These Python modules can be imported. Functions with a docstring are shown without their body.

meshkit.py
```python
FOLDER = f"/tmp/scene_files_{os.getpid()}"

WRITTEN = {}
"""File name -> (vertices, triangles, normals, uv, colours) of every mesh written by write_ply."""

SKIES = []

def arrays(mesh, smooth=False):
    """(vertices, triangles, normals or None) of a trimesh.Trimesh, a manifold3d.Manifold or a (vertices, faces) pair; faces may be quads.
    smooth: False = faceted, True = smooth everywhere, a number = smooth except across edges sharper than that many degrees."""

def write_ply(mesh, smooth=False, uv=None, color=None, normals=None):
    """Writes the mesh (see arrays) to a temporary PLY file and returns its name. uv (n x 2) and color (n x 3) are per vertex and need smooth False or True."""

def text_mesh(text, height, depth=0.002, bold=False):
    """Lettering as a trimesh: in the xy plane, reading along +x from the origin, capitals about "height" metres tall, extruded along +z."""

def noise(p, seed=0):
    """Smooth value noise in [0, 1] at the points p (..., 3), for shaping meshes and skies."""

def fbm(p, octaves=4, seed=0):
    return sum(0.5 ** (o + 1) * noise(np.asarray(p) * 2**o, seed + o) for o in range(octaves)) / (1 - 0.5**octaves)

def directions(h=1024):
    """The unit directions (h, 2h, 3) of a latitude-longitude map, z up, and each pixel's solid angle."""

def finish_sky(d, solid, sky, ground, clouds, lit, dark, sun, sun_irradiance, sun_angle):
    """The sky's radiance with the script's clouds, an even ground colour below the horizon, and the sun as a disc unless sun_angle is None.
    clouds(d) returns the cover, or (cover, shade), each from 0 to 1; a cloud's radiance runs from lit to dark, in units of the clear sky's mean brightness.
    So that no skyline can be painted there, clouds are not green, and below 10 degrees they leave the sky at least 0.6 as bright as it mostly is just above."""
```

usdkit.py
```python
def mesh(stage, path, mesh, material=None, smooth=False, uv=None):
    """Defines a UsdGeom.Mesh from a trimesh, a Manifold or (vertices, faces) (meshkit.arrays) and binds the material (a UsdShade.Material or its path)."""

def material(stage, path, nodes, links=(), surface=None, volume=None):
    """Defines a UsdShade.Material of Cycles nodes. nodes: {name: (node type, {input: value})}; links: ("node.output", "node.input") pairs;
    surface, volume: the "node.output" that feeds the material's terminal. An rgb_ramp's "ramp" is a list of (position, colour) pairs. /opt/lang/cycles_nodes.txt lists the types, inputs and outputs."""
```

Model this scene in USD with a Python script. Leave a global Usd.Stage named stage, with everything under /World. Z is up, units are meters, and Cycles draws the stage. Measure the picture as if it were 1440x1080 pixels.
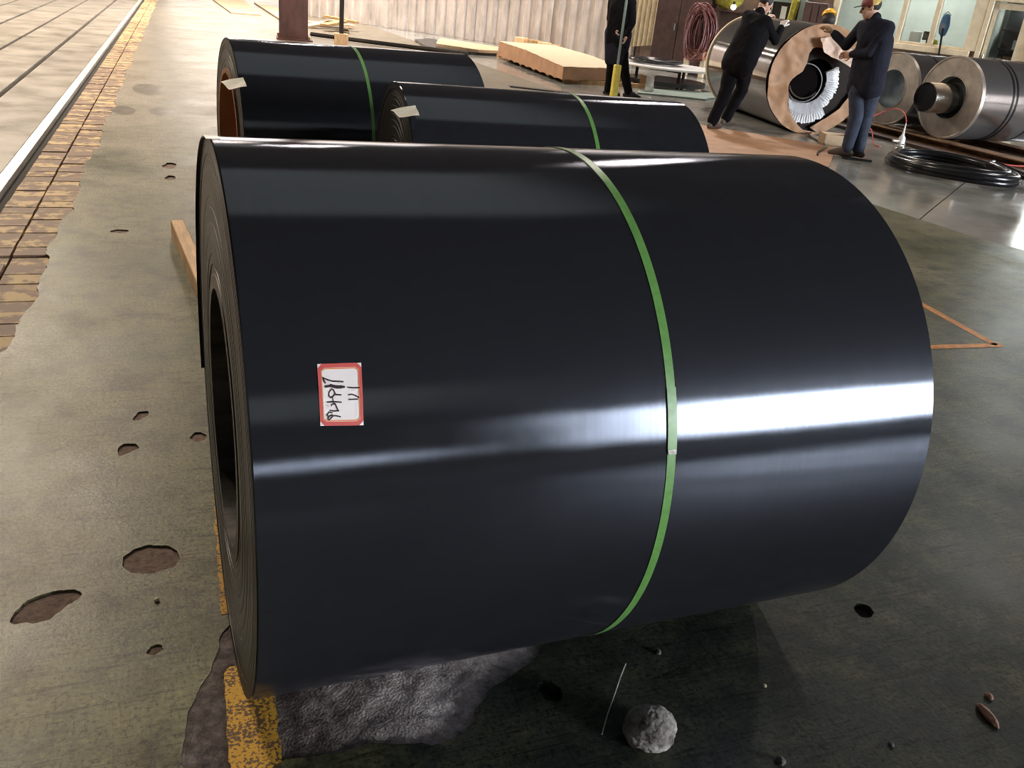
import math, random
import numpy as np, trimesh, manifold3d as m3, shapely, usdkit, meshkit
from shapely.geometry import Polygon, LineString, Point, box as sbox
from shapely.ops import unary_union
from pxr import Usd, UsdGeom, UsdLux, UsdShade, Gf, Sdf, Vt

stage = Usd.Stage.CreateInMemory()
UsdGeom.SetStageUpAxis(stage, UsdGeom.Tokens.z)
UsdGeom.SetStageMetersPerUnit(stage, 1.0)
UsdGeom.Xform.Define(stage, '/World')
rng = np.random.default_rng(7)
random.seed(7)

# ------------------------------------------------------------------ camera
PITCH, ROLL, YAW = 0.421, 0.107, 0.42
fw = np.array([math.sin(YAW) * math.cos(PITCH), math.cos(YAW) * math.cos(PITCH), -math.sin(PITCH)])
r0 = np.array([math.cos(YAW), -math.sin(YAW), 0.0])
u0 = np.cross(r0, fw)
rt = math.cos(ROLL) * r0 + math.sin(ROLL) * u0
up = -math.sin(ROLL) * r0 + math.cos(ROLL) * u0
cam = UsdGeom.Camera.Define(stage, '/World/camera')
mtx = Gf.Matrix4d(*[float(x) for x in (*rt, 0, *up, 0, *(-fw), 0, 0, 0, 1.6, 1)])
cam.AddTransformOp().Set(mtx)
cam.CreateHorizontalApertureAttr(36.0)
cam.CreateVerticalApertureAttr(27.0)
cam.CreateFocalLengthAttr(36.0 * 1252.6 / 1440)
cam.CreateClippingRangeAttr(Gf.Vec2f(0.05, 300))
cam.CreateExposureAttr(0.0)

# ------------------------------------------------------------------ light levels
WARM, COOL = (1.0, 0.84, 0.66), (0.90, 0.96, 1.0)
LAMPS = [(-3.5, 13, 9.0, 300, WARM), (-3, 22, 9.0, 430, WARM), (4.5, 27.5, 8.0, 620, (1, .9, .8)), (12.2, 19.3, 9.0, 300, (1, .9, .8)),  # third lamp is added to bleach the far floor beside the column
         (16, 10, 9.0, 70, (1, .93, .86)), (3, 38, 9.0, 200, WARM)]
WINDOW_REAR, WINDOW_REAR_LOW, WINDOW_FAR, WINDOW_SIDE, ROOF_GLOW = 54.0, 34.0, 5.0, 16.0, .55
world = UsdLux.DomeLight.Define(stage, '/World/ambient_dome')
world.CreateIntensityAttr(0.02)

# ------------------------------------------------------------------ helpers
used = {}


def numbered(name, parent='/World'):
    k = (parent, name)
    used[k] = used.get(k, -1) + 1
    return name if used[k] == 0 else f'{name}_{used[k]:03d}'


def tag(p, label=None, cat=None, group=None, kind=None):
    p = p.GetPrim() if hasattr(p, 'GetPrim') else p
    for k, v in (('label', label), ('category', cat), ('group', group), ('kind', kind)):
        if v:
            p.SetCustomDataByKey(k, v)
    return p


def thing(name, label=None, cat=None, loc=(0, 0, 0), rotz=0, group=None, kind=None):
    x = UsdGeom.Xform.Define(stage, '/World/' + numbered(name))
    x.AddTranslateOp().Set(Gf.Vec3d(*map(float, loc)))
    if rotz:
        x.AddRotateZOp().Set(math.degrees(rotz))
    return tag(x, label, cat, group, kind)


def obj(name, mesh, mat, parent=None, smooth=35, label=None, kind=None):
    base = str(parent.GetPath()) if parent is not None else '/World'
    v_, f_, _ = meshkit.arrays(mesh)
    mesh = trimesh.Trimesh(v_, f_, process=False)
    mesh.remove_unreferenced_vertices()
    p = usdkit.mesh(stage, f'{base}/{numbered(name, base)}', mesh, mat, smooth=smooth)
    return tag(p, label, kind=kind)


def cat_(*ms):
    ms = [trimesh.Trimesh(*meshkit.arrays(m)[:2], process=False) if not isinstance(m, trimesh.Trimesh) else m for m in ms]
    return trimesh.util.concatenate(ms)


def bx(x0, x1, y0, y1, z0, z1, bev=0.0):
    x0, x1, y0, y1, z0, z1 = min(x0, x1), max(x0, x1), min(y0, y1), max(y0, y1), min(z0, z1), max(z0, z1)
    if bev <= 0:
        m = trimesh.creation.box([x1 - x0, y1 - y0, z1 - z0])
        m.apply_translation([(x0 + x1) / 2, (y0 + y1) / 2, (z0 + z1) / 2])
        return m
    b = bev
    pts = []
    for sx, sy, sz in np.ndindex(2, 2, 2):
        X, Y, Z = (x1 if sx else x0), (y1 if sy else y0), (z1 if sz else z0)
        dx, dy, dz = (-b if sx else b), (-b if sy else b), (-b if sz else b)
        pts += [(X, Y + dy, Z + dz), (X + dx, Y, Z + dz), (X + dx, Y + dy, Z)]
    return trimesh.convex.convex_hull(np.array(pts))


def prism(poly, z0, z1, refine=0):
    m = trimesh.creation.extrude_polygon(poly, z1 - z0, engine='earcut')
    m.apply_translation([0, 0, z0])
    return m


def flat(poly, z, step=None):
    parts = []
    for g in getattr(poly, 'geoms', [poly]):
        if g.area < 1e-9:
            continue
        v, f = trimesh.creation.triangulate_polygon(g, engine='earcut')
        parts.append(trimesh.Trimesh(np.c_[v, np.full(len(v), z)], f, process=False))
    return trimesh.util.concatenate(parts)


def tube(pts, r, sides=8, closed=False):
    p = np.asarray(pts, float)
    n = len(p)
    t = (np.roll(p, -1, 0) - np.roll(p, 1, 0)) if closed else np.gradient(p, axis=0)
    t /= np.linalg.norm(t, axis=1, keepdims=True) + 1e-12
    a = np.cross(t, np.where(np.abs(t[:, 2:]) < 0.9, [0, 0, 1.0], [1.0, 0, 0]))
    a /= np.linalg.norm(a, axis=1, keepdims=True) + 1e-12
    b = np.cross(t, a)
    ang = np.arange(sides) * 2 * np.pi / sides
    rr = np.broadcast_to(r, (n,))
    v = p[:, None] + rr[:, None, None] * (np.cos(ang)[None, :, None] * a[:, None] + np.sin(ang)[None, :, None] * b[:, None])
    V = v.reshape(-1, 3)
    F = []
    for i in range(n if closed else n - 1):
        k = (i + 1) % n
        for j in range(sides):
            l = (j + 1) % sides
            F += [(i * sides + j, i * sides + l, k * sides + l), (i * sides + j, k * sides + l, k * sides + j)]
    if not closed:
        V = np.vstack([V, p[0], p[-1]])
        for j in range(sides):
            l = (j + 1) % sides
            F += [(n * sides, l, j), (n * sides + 1, (n - 1) * sides + j, (n - 1) * sides + l)]
    m = trimesh.Trimesh(V, F, process=False)
    return m


def lathe(profile, n=96, axis='x', a0=0.0, a1=2 * math.pi, close=False):
    """profile: (along, radius) pairs, revolved about the axis. Outward when the profile runs +along with outside on the left."""
    P = np.asarray(profile, float)
    full = abs(a1 - a0 - 2 * math.pi) < 1e-6
    k = n if full else n + 1
    ang = np.linspace(a0, a1, n, endpoint=False) if full else np.linspace(a0, a1, n + 1)
    V = []
    for t in ang:
        for al, r in P:
            V.append((al, r * math.cos(t), r * math.sin(t)) if axis == 'x' else (r * math.cos(t), r * math.sin(t), al))
    F, q = [], len(P)
    for i in range(n):
        i2 = (i + 1) % k
        for j in range(q if close else q - 1):
            j2 = (j + 1) % q
            a, b, c, d = i * q + j, i * q + j2, i2 * q + j2, i2 * q + j
            F += [(a, b, c), (a, c, d)]
    m = trimesh.Trimesh(V, F, process=False)
    return m


def rot(m, ang, axis=(0, 0, 1), at=(0, 0, 0)):
    m = m.copy()
    m.apply_transform(trimesh.transformations.rotation_matrix(ang, axis, at))
    return m


def mv(m, x, y, z):
    m = m.copy()
    m.apply_translation([x, y, z])
    return m


# ------------------------------------------------------------------ materials
def M(name, base, rough=0.5, metal=0.0, var=0.0, scale=6.0, bump=0.0, bscale=40.0, spec=0.5, tint=None, stretch=(1, 1, 1), obj_space=False, rvar=0.0, coat=0.0, sheen=0.0, emit=None):
    nodes = {'p': ('principled_bsdf', {'roughness': rough, 'metallic': metal, 'specular_ior_level': spec, 'base_color': base, 'coat_weight': coat, 'sheen_weight': sheen})}
    links = []
    if emit:
        nodes['p'][1].update({'emission_color': emit[0], 'emission_strength': emit[1]})
    if var or bump or rvar:
        nodes['g'] = ('texture_coordinate', {}) if obj_space else ('geometry', {})
        nodes['mp'] = ('mapping', {'scale': stretch})
        links.append(('g.object' if obj_space else 'g.position', 'mp.vector'))
    if var or rvar:
        nodes['n'] = ('noise_texture', {'scale': scale, 'detail': 6.0, 'roughness': 0.6})
        links.append(('mp.vector', 'n.vector'))
    if var:
        lo = [c * (1 - var) for c in base]
        hi = list(tint) if tint else [min(1, c * (1 + var)) for c in base]
        nodes['r'] = ('rgb_ramp', {'ramp': [(0.3, lo), (0.7, hi)]})
        links += [('n.fac', 'r.fac'), ('r.color', 'p.base_color')]
    if rvar:
        nodes['mr'] = ('map_range', {'from_min': 0.3, 'from_max': 0.7, 'to_min': max(0.02, rough - rvar), 'to_max': rough + rvar, 'clamp': True})
        links += [('n.fac', 'mr.value'), ('mr.result', 'p.roughness')]
    if bump:
        nodes['bn'] = ('noise_texture', {'scale': bscale, 'detail': 4.0})
        nodes['b'] = ('bump', {'strength': 0.6, 'distance': bump})
        links += [('mp.vector', 'bn.vector'), ('bn.fac', 'b.height'), ('b.normal', 'p.normal')]
    return usdkit.material(stage, '/World/Looks/' + name, nodes, links, surface='p.BSDF')


def emitter(name, color, strength):
    return usdkit.material(stage, '/World/Looks/' + name, {'e': ('emission', {'color': color, 'strength': strength})}, surface='e.emission')


def coil_steel(name, axis, base, rough, aniso, metal=0.0, spec=0.9, streak=0.25, wide=0.25):
    """Rolled sheet: the brushed lines run round the coil, so highlights spread along its axis."""
    ax = list(axis)
    nodes = {
        'g': ('geometry', {}),
        'mp': ('mapping', {'rotation': (0, 0, -math.atan2(axis[1], axis[0])), 'scale': (30.0, 0.6, 0.6)}),
        'n': ('noise_texture', {'scale': 3.0, 'detail': 5.0}),
        'n2': ('noise_texture', {'scale': 5.0, 'detail': 3.0}),
        'mr': ('map_range', {'from_min': 0.25, 'from_max': 0.75, 'to_min': rough * (1 - streak), 'to_max': rough * (1 + streak), 'clamp': True}),
        'r': ('rgb_ramp', {'ramp': [(0.3, [c * 0.93 for c in base]), (0.7, [c * 1.07 for c in base])]}),
        'c': ('combine_xyz', {'x': ax[0], 'y': ax[1], 'z': 0.0}),
        'p': ('principled_bsdf', {'metallic': metal, 'anisotropic': aniso, 'anisotropic_rotation': 0.25, 'specular_ior_level': spec}),
    }
    links = [('g.position', 'mp.vector'), ('mp.vector', 'n.vector'), ('g.position', 'n2.vector'), ('n2.fac', 'mr.value'), ('mr.result', 'p.roughness'),
             ('n.fac', 'r.fac'), ('r.color', 'p.base_color'), ('c.vector', 'p.tangent')]
    if metal > .5:
        # a tight brushed lobe with short tails over a faint wide one
        nodes['k'] = ('metallic_bsdf', {'distribution': 'beckmann', 'fresnel_type': 'f82', 'edge_tint': (.75, .75, .8), 'anisotropy': aniso, 'rotation': 0.0})
        nodes['x'] = ('mix_closure', {'fac': wide})
        nodes['p'] = ('diffuse_bsdf', {'color': (.056, .056, .068) if metal < .9 else (.3, .28, .27)})
        links = [q for q in links if not q[1].startswith('p.')] + [('mr.result', 'k.roughness'), ('c.vector', 'k.tangent'), ('r.color', 'k.color'), ('k.BSDF', 'x.closure1'), ('p.BSDF', 'x.closure2')]
        return usdkit.material(stage, '/World/Looks/' + name, nodes, links, surface='x.closure')
    return usdkit.material(stage, '/World/Looks/' + name, nodes, links, surface='p.BSDF')


def floor_paint():
    """Worn green floor paint: broad tone, rubbed patches, scuffs, scratches and specks of dirt."""
    nodes = {
        'g': ('geometry', {}), 'sx': ('separate_xyz', {}),
        'nb': ('noise_texture', {'scale': 1.1, 'detail': 8.0, 'roughness': 0.68}),
        'rb': ('rgb_ramp', {'ramp': [(0.36, (.104, .112, .050)), (0.5, (.172, .162, .078)), (0.66, (.228, .200, .110))]}),
        # dirt blotches a hand or two across
        'nd': ('noise_texture', {'scale': 5.5, 'detail': 8.0, 'roughness': 0.72}),
        'rd': ('rgb_ramp', {'ramp': [(0.34, (.34, .29, .24)), (0.44, (.76, .73, .68)), (0.51, (1.05, 1.05, 1.02)), (0.66, (1.25, 1.22, 1.15))]}),
        'm1': ('mix', {'mix_type': 'multiply', 'fac': 1.0}),
        # dusty, paint worn to beige further back
        'da': ('map_range', {'from_min': 4.5, 'from_max': 11.0, 'to_min': -0.15, 'to_max': 0.9, 'clamp': True}),
        'dn': ('math', {'math_type': 'multiply_add', 'value2': 0.9, 'value3': -0.45}),
        'ds': ('math', {'math_type': 'add', 'use_clamp': True}),
        'm4': ('mix', {'mix_type': 'mix', 'color2': (.34, .285, .22)}),
        # traffic grime plus painted-in shade before and right of the coil
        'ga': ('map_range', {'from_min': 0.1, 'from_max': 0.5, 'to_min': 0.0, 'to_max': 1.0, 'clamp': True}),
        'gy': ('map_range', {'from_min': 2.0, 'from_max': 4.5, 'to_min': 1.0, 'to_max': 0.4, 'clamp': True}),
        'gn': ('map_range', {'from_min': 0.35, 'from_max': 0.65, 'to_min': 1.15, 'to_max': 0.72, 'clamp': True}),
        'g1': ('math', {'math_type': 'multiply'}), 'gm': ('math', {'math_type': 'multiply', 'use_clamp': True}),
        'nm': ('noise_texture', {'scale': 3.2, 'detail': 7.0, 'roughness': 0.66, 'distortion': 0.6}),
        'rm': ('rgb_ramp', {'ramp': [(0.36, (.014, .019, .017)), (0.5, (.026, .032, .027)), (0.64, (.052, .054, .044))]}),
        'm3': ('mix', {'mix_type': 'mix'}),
        # scratches and scuffs in two directions, and specks
        'mps': ('mapping', {'scale': (2.2, 34.0, 1.0), 'rotation': (0, 0, 0.12)}),
        'ns': ('noise_texture', {'scale': 2.2, 'detail': 5.0, 'roughness': 0.8, 'distortion': 1.0}),
        'rs': ('rgb_ramp', {'ramp': [(0.39, (.28, .24, .19)), (0.455, (1, 1, 1))]}),
        'mpt': ('mapping', {'scale': (40.0, 3.0, 1.0), 'rotation': (0, 0, 0.7)}),
        'nt': ('noise_texture', {'scale': 1.6, 'detail': 4.0, 'roughness': 0.8, 'distortion': 1.2}),
        'rt': ('rgb_ramp', {'ramp': [(0.37, (.36, .32, .27)), (0.43, (1, 1, 1))]}),
        'nf': ('noise_texture', {'scale': 75.0, 'detail': 5.0, 'roughness': 0.7}),
        'rf': ('rgb_ramp', {'ramp': [(0.40, (.25, .22, .20)), (0.46, (.95, .95, .95)), (0.54, (1, 1, 1)), (0.64, (1.5, 1.46, 1.36))]}),
        'm5': ('mix', {'mix_type': 'multiply', 'fac': 0.9}), 'm6': ('mix', {'mix_type': 'multiply', 'fac': 0.55}), 'm7': ('mix', {'mix_type': 'multiply', 'fac': 0.85}),
        'mr': ('map_range', {'from_min': 0.3, 'from_max': 0.7, 'to_min': 0.30, 'to_max': 0.52, 'clamp': True}),
        'b': ('bump', {'strength': 0.3, 'distance': 0.003}),
        'p': ('principled_bsdf', {'specular_ior_level': 0.4}),
    }
    P_ = 'g.position'
    links = [(P_, 'sx.vector')] + [(P_, f'{k}.vector') for k in ('nb', 'nd', 'nm', 'mps', 'mpt', 'nf')] + [
        ('nb.fac', 'rb.fac'), ('nd.fac', 'rd.fac'), ('rb.color', 'm1.color1'), ('rd.color', 'm1.color2'),
        ('sx.y', 'da.value'), ('nb.fac', 'dn.value1'), ('da.result', 'ds.value1'), ('dn.value', 'ds.value2'), ('ds.value', 'm4.fac'), ('m1.color', 'm4.color1'),
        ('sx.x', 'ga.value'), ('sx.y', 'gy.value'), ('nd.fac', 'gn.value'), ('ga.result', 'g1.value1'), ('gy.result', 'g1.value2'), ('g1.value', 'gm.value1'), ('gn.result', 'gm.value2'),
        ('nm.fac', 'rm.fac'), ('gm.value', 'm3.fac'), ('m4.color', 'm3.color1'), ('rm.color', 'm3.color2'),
        ('mps.vector', 'ns.vector'), ('ns.fac', 'rs.fac'), ('mpt.vector', 'nt.vector'), ('nt.fac', 'rt.fac'), ('nf.fac', 'rf.fac'),
        ('m3.color', 'm5.color1'), ('rs.color', 'm5.color2'), ('m5.color', 'm6.color1'), ('rt.color', 'm6.color2'), ('m6.color', 'm7.color1'), ('rf.color', 'm7.color2'),
        ('m7.color', 'p.base_color'), ('nb.fac', 'mr.value'), ('mr.result', 'p.roughness'), ('nf.fac', 'b.height'), ('b.normal', 'p.normal')]
    return usdkit.material(stage, '/World/Looks/floor_paint', nodes, links, surface='p.BSDF')


def broken_concrete():
    """Bare aggregate where the floor broke away: dark and oily to the left, pale with cement dust to the right."""
    nodes = {
        'g': ('geometry', {}), 'sx': ('separate_xyz', {}),
        'n': ('noise_texture', {'scale': 30.0, 'detail': 8.0, 'roughness': 0.75}),
        'v': ('voronoi_texture', {'scale': 150.0, 'feature': 'f1'}),
        'n2': ('noise_texture', {'scale': 7.0, 'detail': 4.0}),
        'dx': ('map_range', {'from_min': 0.28, 'from_max': 0.60, 'to_min': 0.0, 'to_max': 1.0, 'clamp': True}),
        'dn': ('math', {'math_type': 'multiply_add', 'value2': 1.2, 'value3': -0.6}),
        'ds': ('math', {'math_type': 'add', 'use_clamp': True}),
        'ra': ('rgb_ramp', {'ramp': [(0.36, (.050, .038, .034)), (0.52, (.130, .098, .086)), (0.68, (.26, .21, .19))]}),
        'rb': ('rgb_ramp', {'ramp': [(0.34, (.20, .17, .17)), (0.5, (.52, .45, .44)), (0.66, (.80, .72, .70))]}),
        'm': ('mix', {'mix_type': 'mix'}),
        'h': ('math', {'math_type': 'add'}),
        'b': ('bump', {'strength': 0.45, 'distance': 0.003}),
        'p': ('principled_bsdf', {'roughness': 0.75, 'specular_ior_level': 0.3}),
    }
    links = [('g.position', 'sx.vector'), ('g.position', 'n.vector'), ('g.position', 'v.vector'), ('g.position', 'n2.vector'), ('sx.x', 'dx.value'), ('n2.fac', 'dn.value1'),
             ('dx.result', 'ds.value1'), ('dn.value', 'ds.value2'), ('n.fac', 'ra.fac'), ('n.fac', 'rb.fac'), ('ds.value', 'm.fac'), ('ra.color', 'm.color1'), ('rb.color', 'm.color2'),
             ('m.color', 'p.base_color'), ('n.fac', 'h.value1'), ('v.distance', 'h.value2'), ('h.value', 'b.height'), ('b.normal', 'p.normal')]
    return usdkit.material(stage, '/World/Looks/broken_concrete', nodes, links, surface='p.BSDF')


def flaky(name, paint, under, scale=45.0, lo=0.44, hi=0.52, rough=0.6, detail=4.0):
    nodes = {
        'g': ('geometry', {}),
        'n': ('noise_texture', {'scale': scale, 'detail': detail, 'roughness': 0.55}),
        'n2': ('noise_texture', {'scale': scale * 0.13, 'detail': 3.0}),
        'ad': ('math', {'math_type': 'multiply_add', 'value2': 0.55, 'value3': -0.27}),
        'su': ('math', {'math_type': 'add'}),
        'r': ('rgb_ramp', {'ramp': [(lo, under), (hi, paint)]}),
        'b': ('bump', {'strength': 0.5, 'distance': 0.003}),
        'p': ('principled_bsdf', {'roughness': rough, 'specular_ior_level': 0.3}),
    }
    links = [('g.position', 'n.vector'), ('g.position', 'n2.vector'), ('n2.fac', 'ad.value1'), ('n.fac', 'su.value1'), ('ad.value', 'su.value2'), ('su.value', 'r.fac'),
             ('r.color', 'p.base_color'), ('n.fac', 'b.height'), ('b.normal', 'p.normal')]
    return usdkit.material(stage, '/World/Looks/' + name, nodes, links, surface='p.BSDF')


def pane_glass(name):
    nodes = {'t': ('transparent_bsdf', {'color': (.93, .97, .95)}), 'g': ('glossy_bsdf', {'roughness': 0.02, 'color': (1, 1, 1)}), 'f': ('fresnel', {'IOR': 1.5}), 'm': ('mix_closure', {})}
    return usdkit.material(stage, '/World/Looks/' + name, nodes, [('f.fac', 'm.fac'), ('t.BSDF', 'm.closure1'), ('g.BSDF', 'm.closure2')], surface='m.closure')


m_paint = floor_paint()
m_track = M('track_concrete', (.37, .33, .285), .36, var=.14, scale=1.6, bump=.002, bscale=60, rvar=.12)
m_polish = M('polished_concrete', (.25, .25, .235), .14, var=.22, scale=1.1, rvar=.07, spec=.6)
m_hole = M('bore_black', (.005, .004, .004), .95, spec=.05)
m_hole2 = M('oily_edge_brown', (.022, .014, .012), .7, spec=.2)
m_rough = M('rough_slab', (.10, .10, .09), .95, var=.3, scale=2, spec=.1)
m_under = M('floor_base', (.055, .05, .045), .9)
m_aggr = broken_concrete()
m_pit = M('pit_concrete', (.24, .165, .135), .9, var=.4, scale=60, bump=.004, bscale=120)
m_oil = M('oil_stain', (.012, .012, .013), .25, var=.3, scale=30)
m_yellow = flaky('yellow_line_paint', (.80, .42, .055), (.19, .11, .055), 120, .455, .50)
m_haz = flaky('hazard_paver_paint', (.62, .44, .22), (.26, .165, .11), 11, .44, .54, detail=7)
m_haz2 = flaky('hazard_paver_bare', (.50, .34, .18), (.26, .17, .12), 11, .54, .66, detail=7)
m_tape = M('orange_tape', (.55, .22, .05), .5, var=.35, scale=18)
m_stain = M('damp_concrete', (.215, .18, .145), .3, var=.3, scale=5)
m_rail = M('rail_steel', (.75, .73, .69), .45, .75, var=.15, scale=8, stretch=(4, .4, 1))
m_dark = M('dark_gap', (.03, .024, .02), .9)
m_corr = M('corrugated_sheet', (.48, .42, .385), .55, var=.3, scale=3.5, stretch=(1, 1, .35), bump=.003, bscale=20)
m_wall = M('hall_wall', (.34, .31, .27), .8, var=.2, scale=.8)
m_roof = M('hall_roof', (.10, .095, .09), .85, var=.2, scale=.6)
m_officewall = M('office_wall', (.17, .115, .085), .7, var=.3, scale=4)
m_cream = M('cream_frame', (.62, .52, .37), .5, var=.12, scale=8)
m_column = M('column_paint', (.125, .055, .045), .6, var=.35, scale=7, stretch=(1, 1, .3))
m_pine = M('pine_wood', (.80, .50, .27), .6, var=.25, scale=7, stretch=(6, .6, 1))
m_wood2 = M('rough_wood', (.42, .26, .12), .75, var=.35, scale=9)
m_rust = M('rusty_beam', (.17, .085, .035), .75, var=.6, scale=7, bump=.003)
m_kraft = M('kraft_paper', (.42, .225, .12), .6, var=.2, scale=3.5)
m_kraft_light = M('pale_paper', (.70, .50, .40), .6, var=.12, scale=4)
m_paperwhite = M('cream_board', (.62, .52, .37), .55, var=.08, scale=5)
m_card = M('cardboard', (.55, .40, .26), .75, var=.2, scale=3)
m_strap = M('green_strap', (.13, .30, .075), .30, var=.12, scale=60, bump=.0004, bscale=600)
m_white = M('label_white', (.92, .82, .82), .5)
m_red = M('label_red', (.66, .10, .09), .45)
m_orange = M('label_orange', (.85, .30, .12), .45)
m_ink = M('marker_ink', (.025, .008, .012), .5)
m_tag = M('tag_paper', (.82, .78, .66), .6)
m_fibre = M('fibre_sleeve', (.36, .16, .075), .6, var=.2, scale=8)
m_bore = M('coil_bore_steel', (.10, .095, .09), .4, .6, var=.6, scale=5, stretch=(1, 5, 5))
m_face = M('coil_edge_steel', (.022, .020, .018), .42, .5, var=.35, scale=10)
m_silver = coil_steel('silver_steel_y', (.2223, .975), (.50, .475, .46), .16, .75, metal=1.0, streak=.05, wide=.12)
m_silverx = coil_steel('silver_steel_x', (1, 0), (.44, .40, .42), .17, .75, metal=1.0, streak=.05, wide=.12)
m_endcap = M('end_cap_steel', (.52, .46, .40), .38, .85, var=.25, scale=5, bump=.004, bscale=6)
m_chrome = M('core_steel', (.66, .63, .60), .15, 1.0)
m_blueish = M('bore_galvanised', (.42, .47, .50), .35, .7, var=.2, scale=6)
m_black = M('black_rubber', (.010, .010, .013), .22, var=.2, scale=12)
m_blacksheet = M('dark_steel_sheet', (.03, .033, .036), .3, .2)
m_film = M('white_film', (.93, .93, .96), .2, spec=.7)
m_maroon = M('maroon_cable', (.13, .042, .042), .35, var=.4, scale=14)
m_glass = pane_glass('window_glass')
m_skin = M('skin', (.62, .36, .27), .5)
m_navy = M('navy_cloth', (.014, .015, .027), .85, var=.3, scale=9, spec=.2)
m_blackcloth = M('black_cloth', (.0045, .004, .006), .9, var=.3, scale=9, spec=.15)
m_denim = M('denim', (.024, .032, .060), .8, var=.35, scale=12)
m_shoe = M('shoe_brown', (.10, .065, .05), .6)
m_shoe_dark = M('shoe_dark', (.02, .018, .02), .5)
m_glove = M('work_glove', (.74, .66, .62), .8)
m_tanglove = M('tan_glove', (.42, .27, .15), .8, var=.3, scale=30)
m_hair = M('dark_hair', (.018, .013, .012), .6)
m_yel = M('yellow_helmet', (.85, .42, .03), .3)
m_yelpaint = M('yellow_paint', (.72, .58, .08), .45, var=.15, scale=20)
m_redcap = M('red_cap', (.20, .035, .04), .55)
m_goldcap = M('gold_cap', (.62, .42, .10), .5)
m_capbrim = M('cap_brim', (.015, .018, .022), .45)
m_eye = M('eye', (.03, .02, .02), .2)
m_stone = M('stone', (.11, .075, .075), .85, var=.7, scale=26, bump=.01, bscale=50, tint=(.42, .38, .36))
m_chip = M('brick_chip', (.36, .20, .15), .85, var=.4, scale=40)
m_straw = M('straw', (.45, .42, .38), .5)
m_mint = M('office_paint', (.66, .69, .655), .6, var=.1, scale=2)
m_tarp = M('cream_cloth', (.62, .53, .37), .8, var=.18, scale=6)
m_brownmetal = M('brown_metal', (.062, .030, .028), .5, var=.3, scale=7)
m_coat = M('blue_cloth', (.10, .22, .48), .8)
m_bag = M('yellow_plastic', (.62, .52, .04), .45)
m_green = M('yellow_green_net', (.30, .27, .035), .8, var=.5, scale=22)
m_greypaint = M('grey_green_paint', (.20, .26, .24), .55, var=.15, scale=6)
m_lampshell = M('lamp_shell', (.5, .5, .5), .4, .6)
e_rear = emitter('daylight_rear', COOL, WINDOW_REAR)
e_rearlow = emitter('daylight_rear_low', COOL, WINDOW_REAR_LOW)
e_far = emitter('daylight_far', (1.0, .90, .80), WINDOW_FAR)
e_side = emitter('daylight_side', (.92, 1.0, .98), WINDOW_SIDE)
e_roofglow = emitter('added_roof_glow', (.97, 1.0, .84), ROOF_GLOW)
e_office = emitter('office_lamp', (1.0, .99, .95), 20.0)
e_bulb = emitter('bulb_glow', (1, .93, .78), 3.0)

# ------------------------------------------------------------------ the hall: floor
SL = 0.052


def T(c, y):
    return (c + SL * y, y)


def strip(c0, c1, y0, y1):
    return Polygon([T(c0, y0), T(c1, y0), T(c1, y1), T(c0, y1)])


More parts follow.
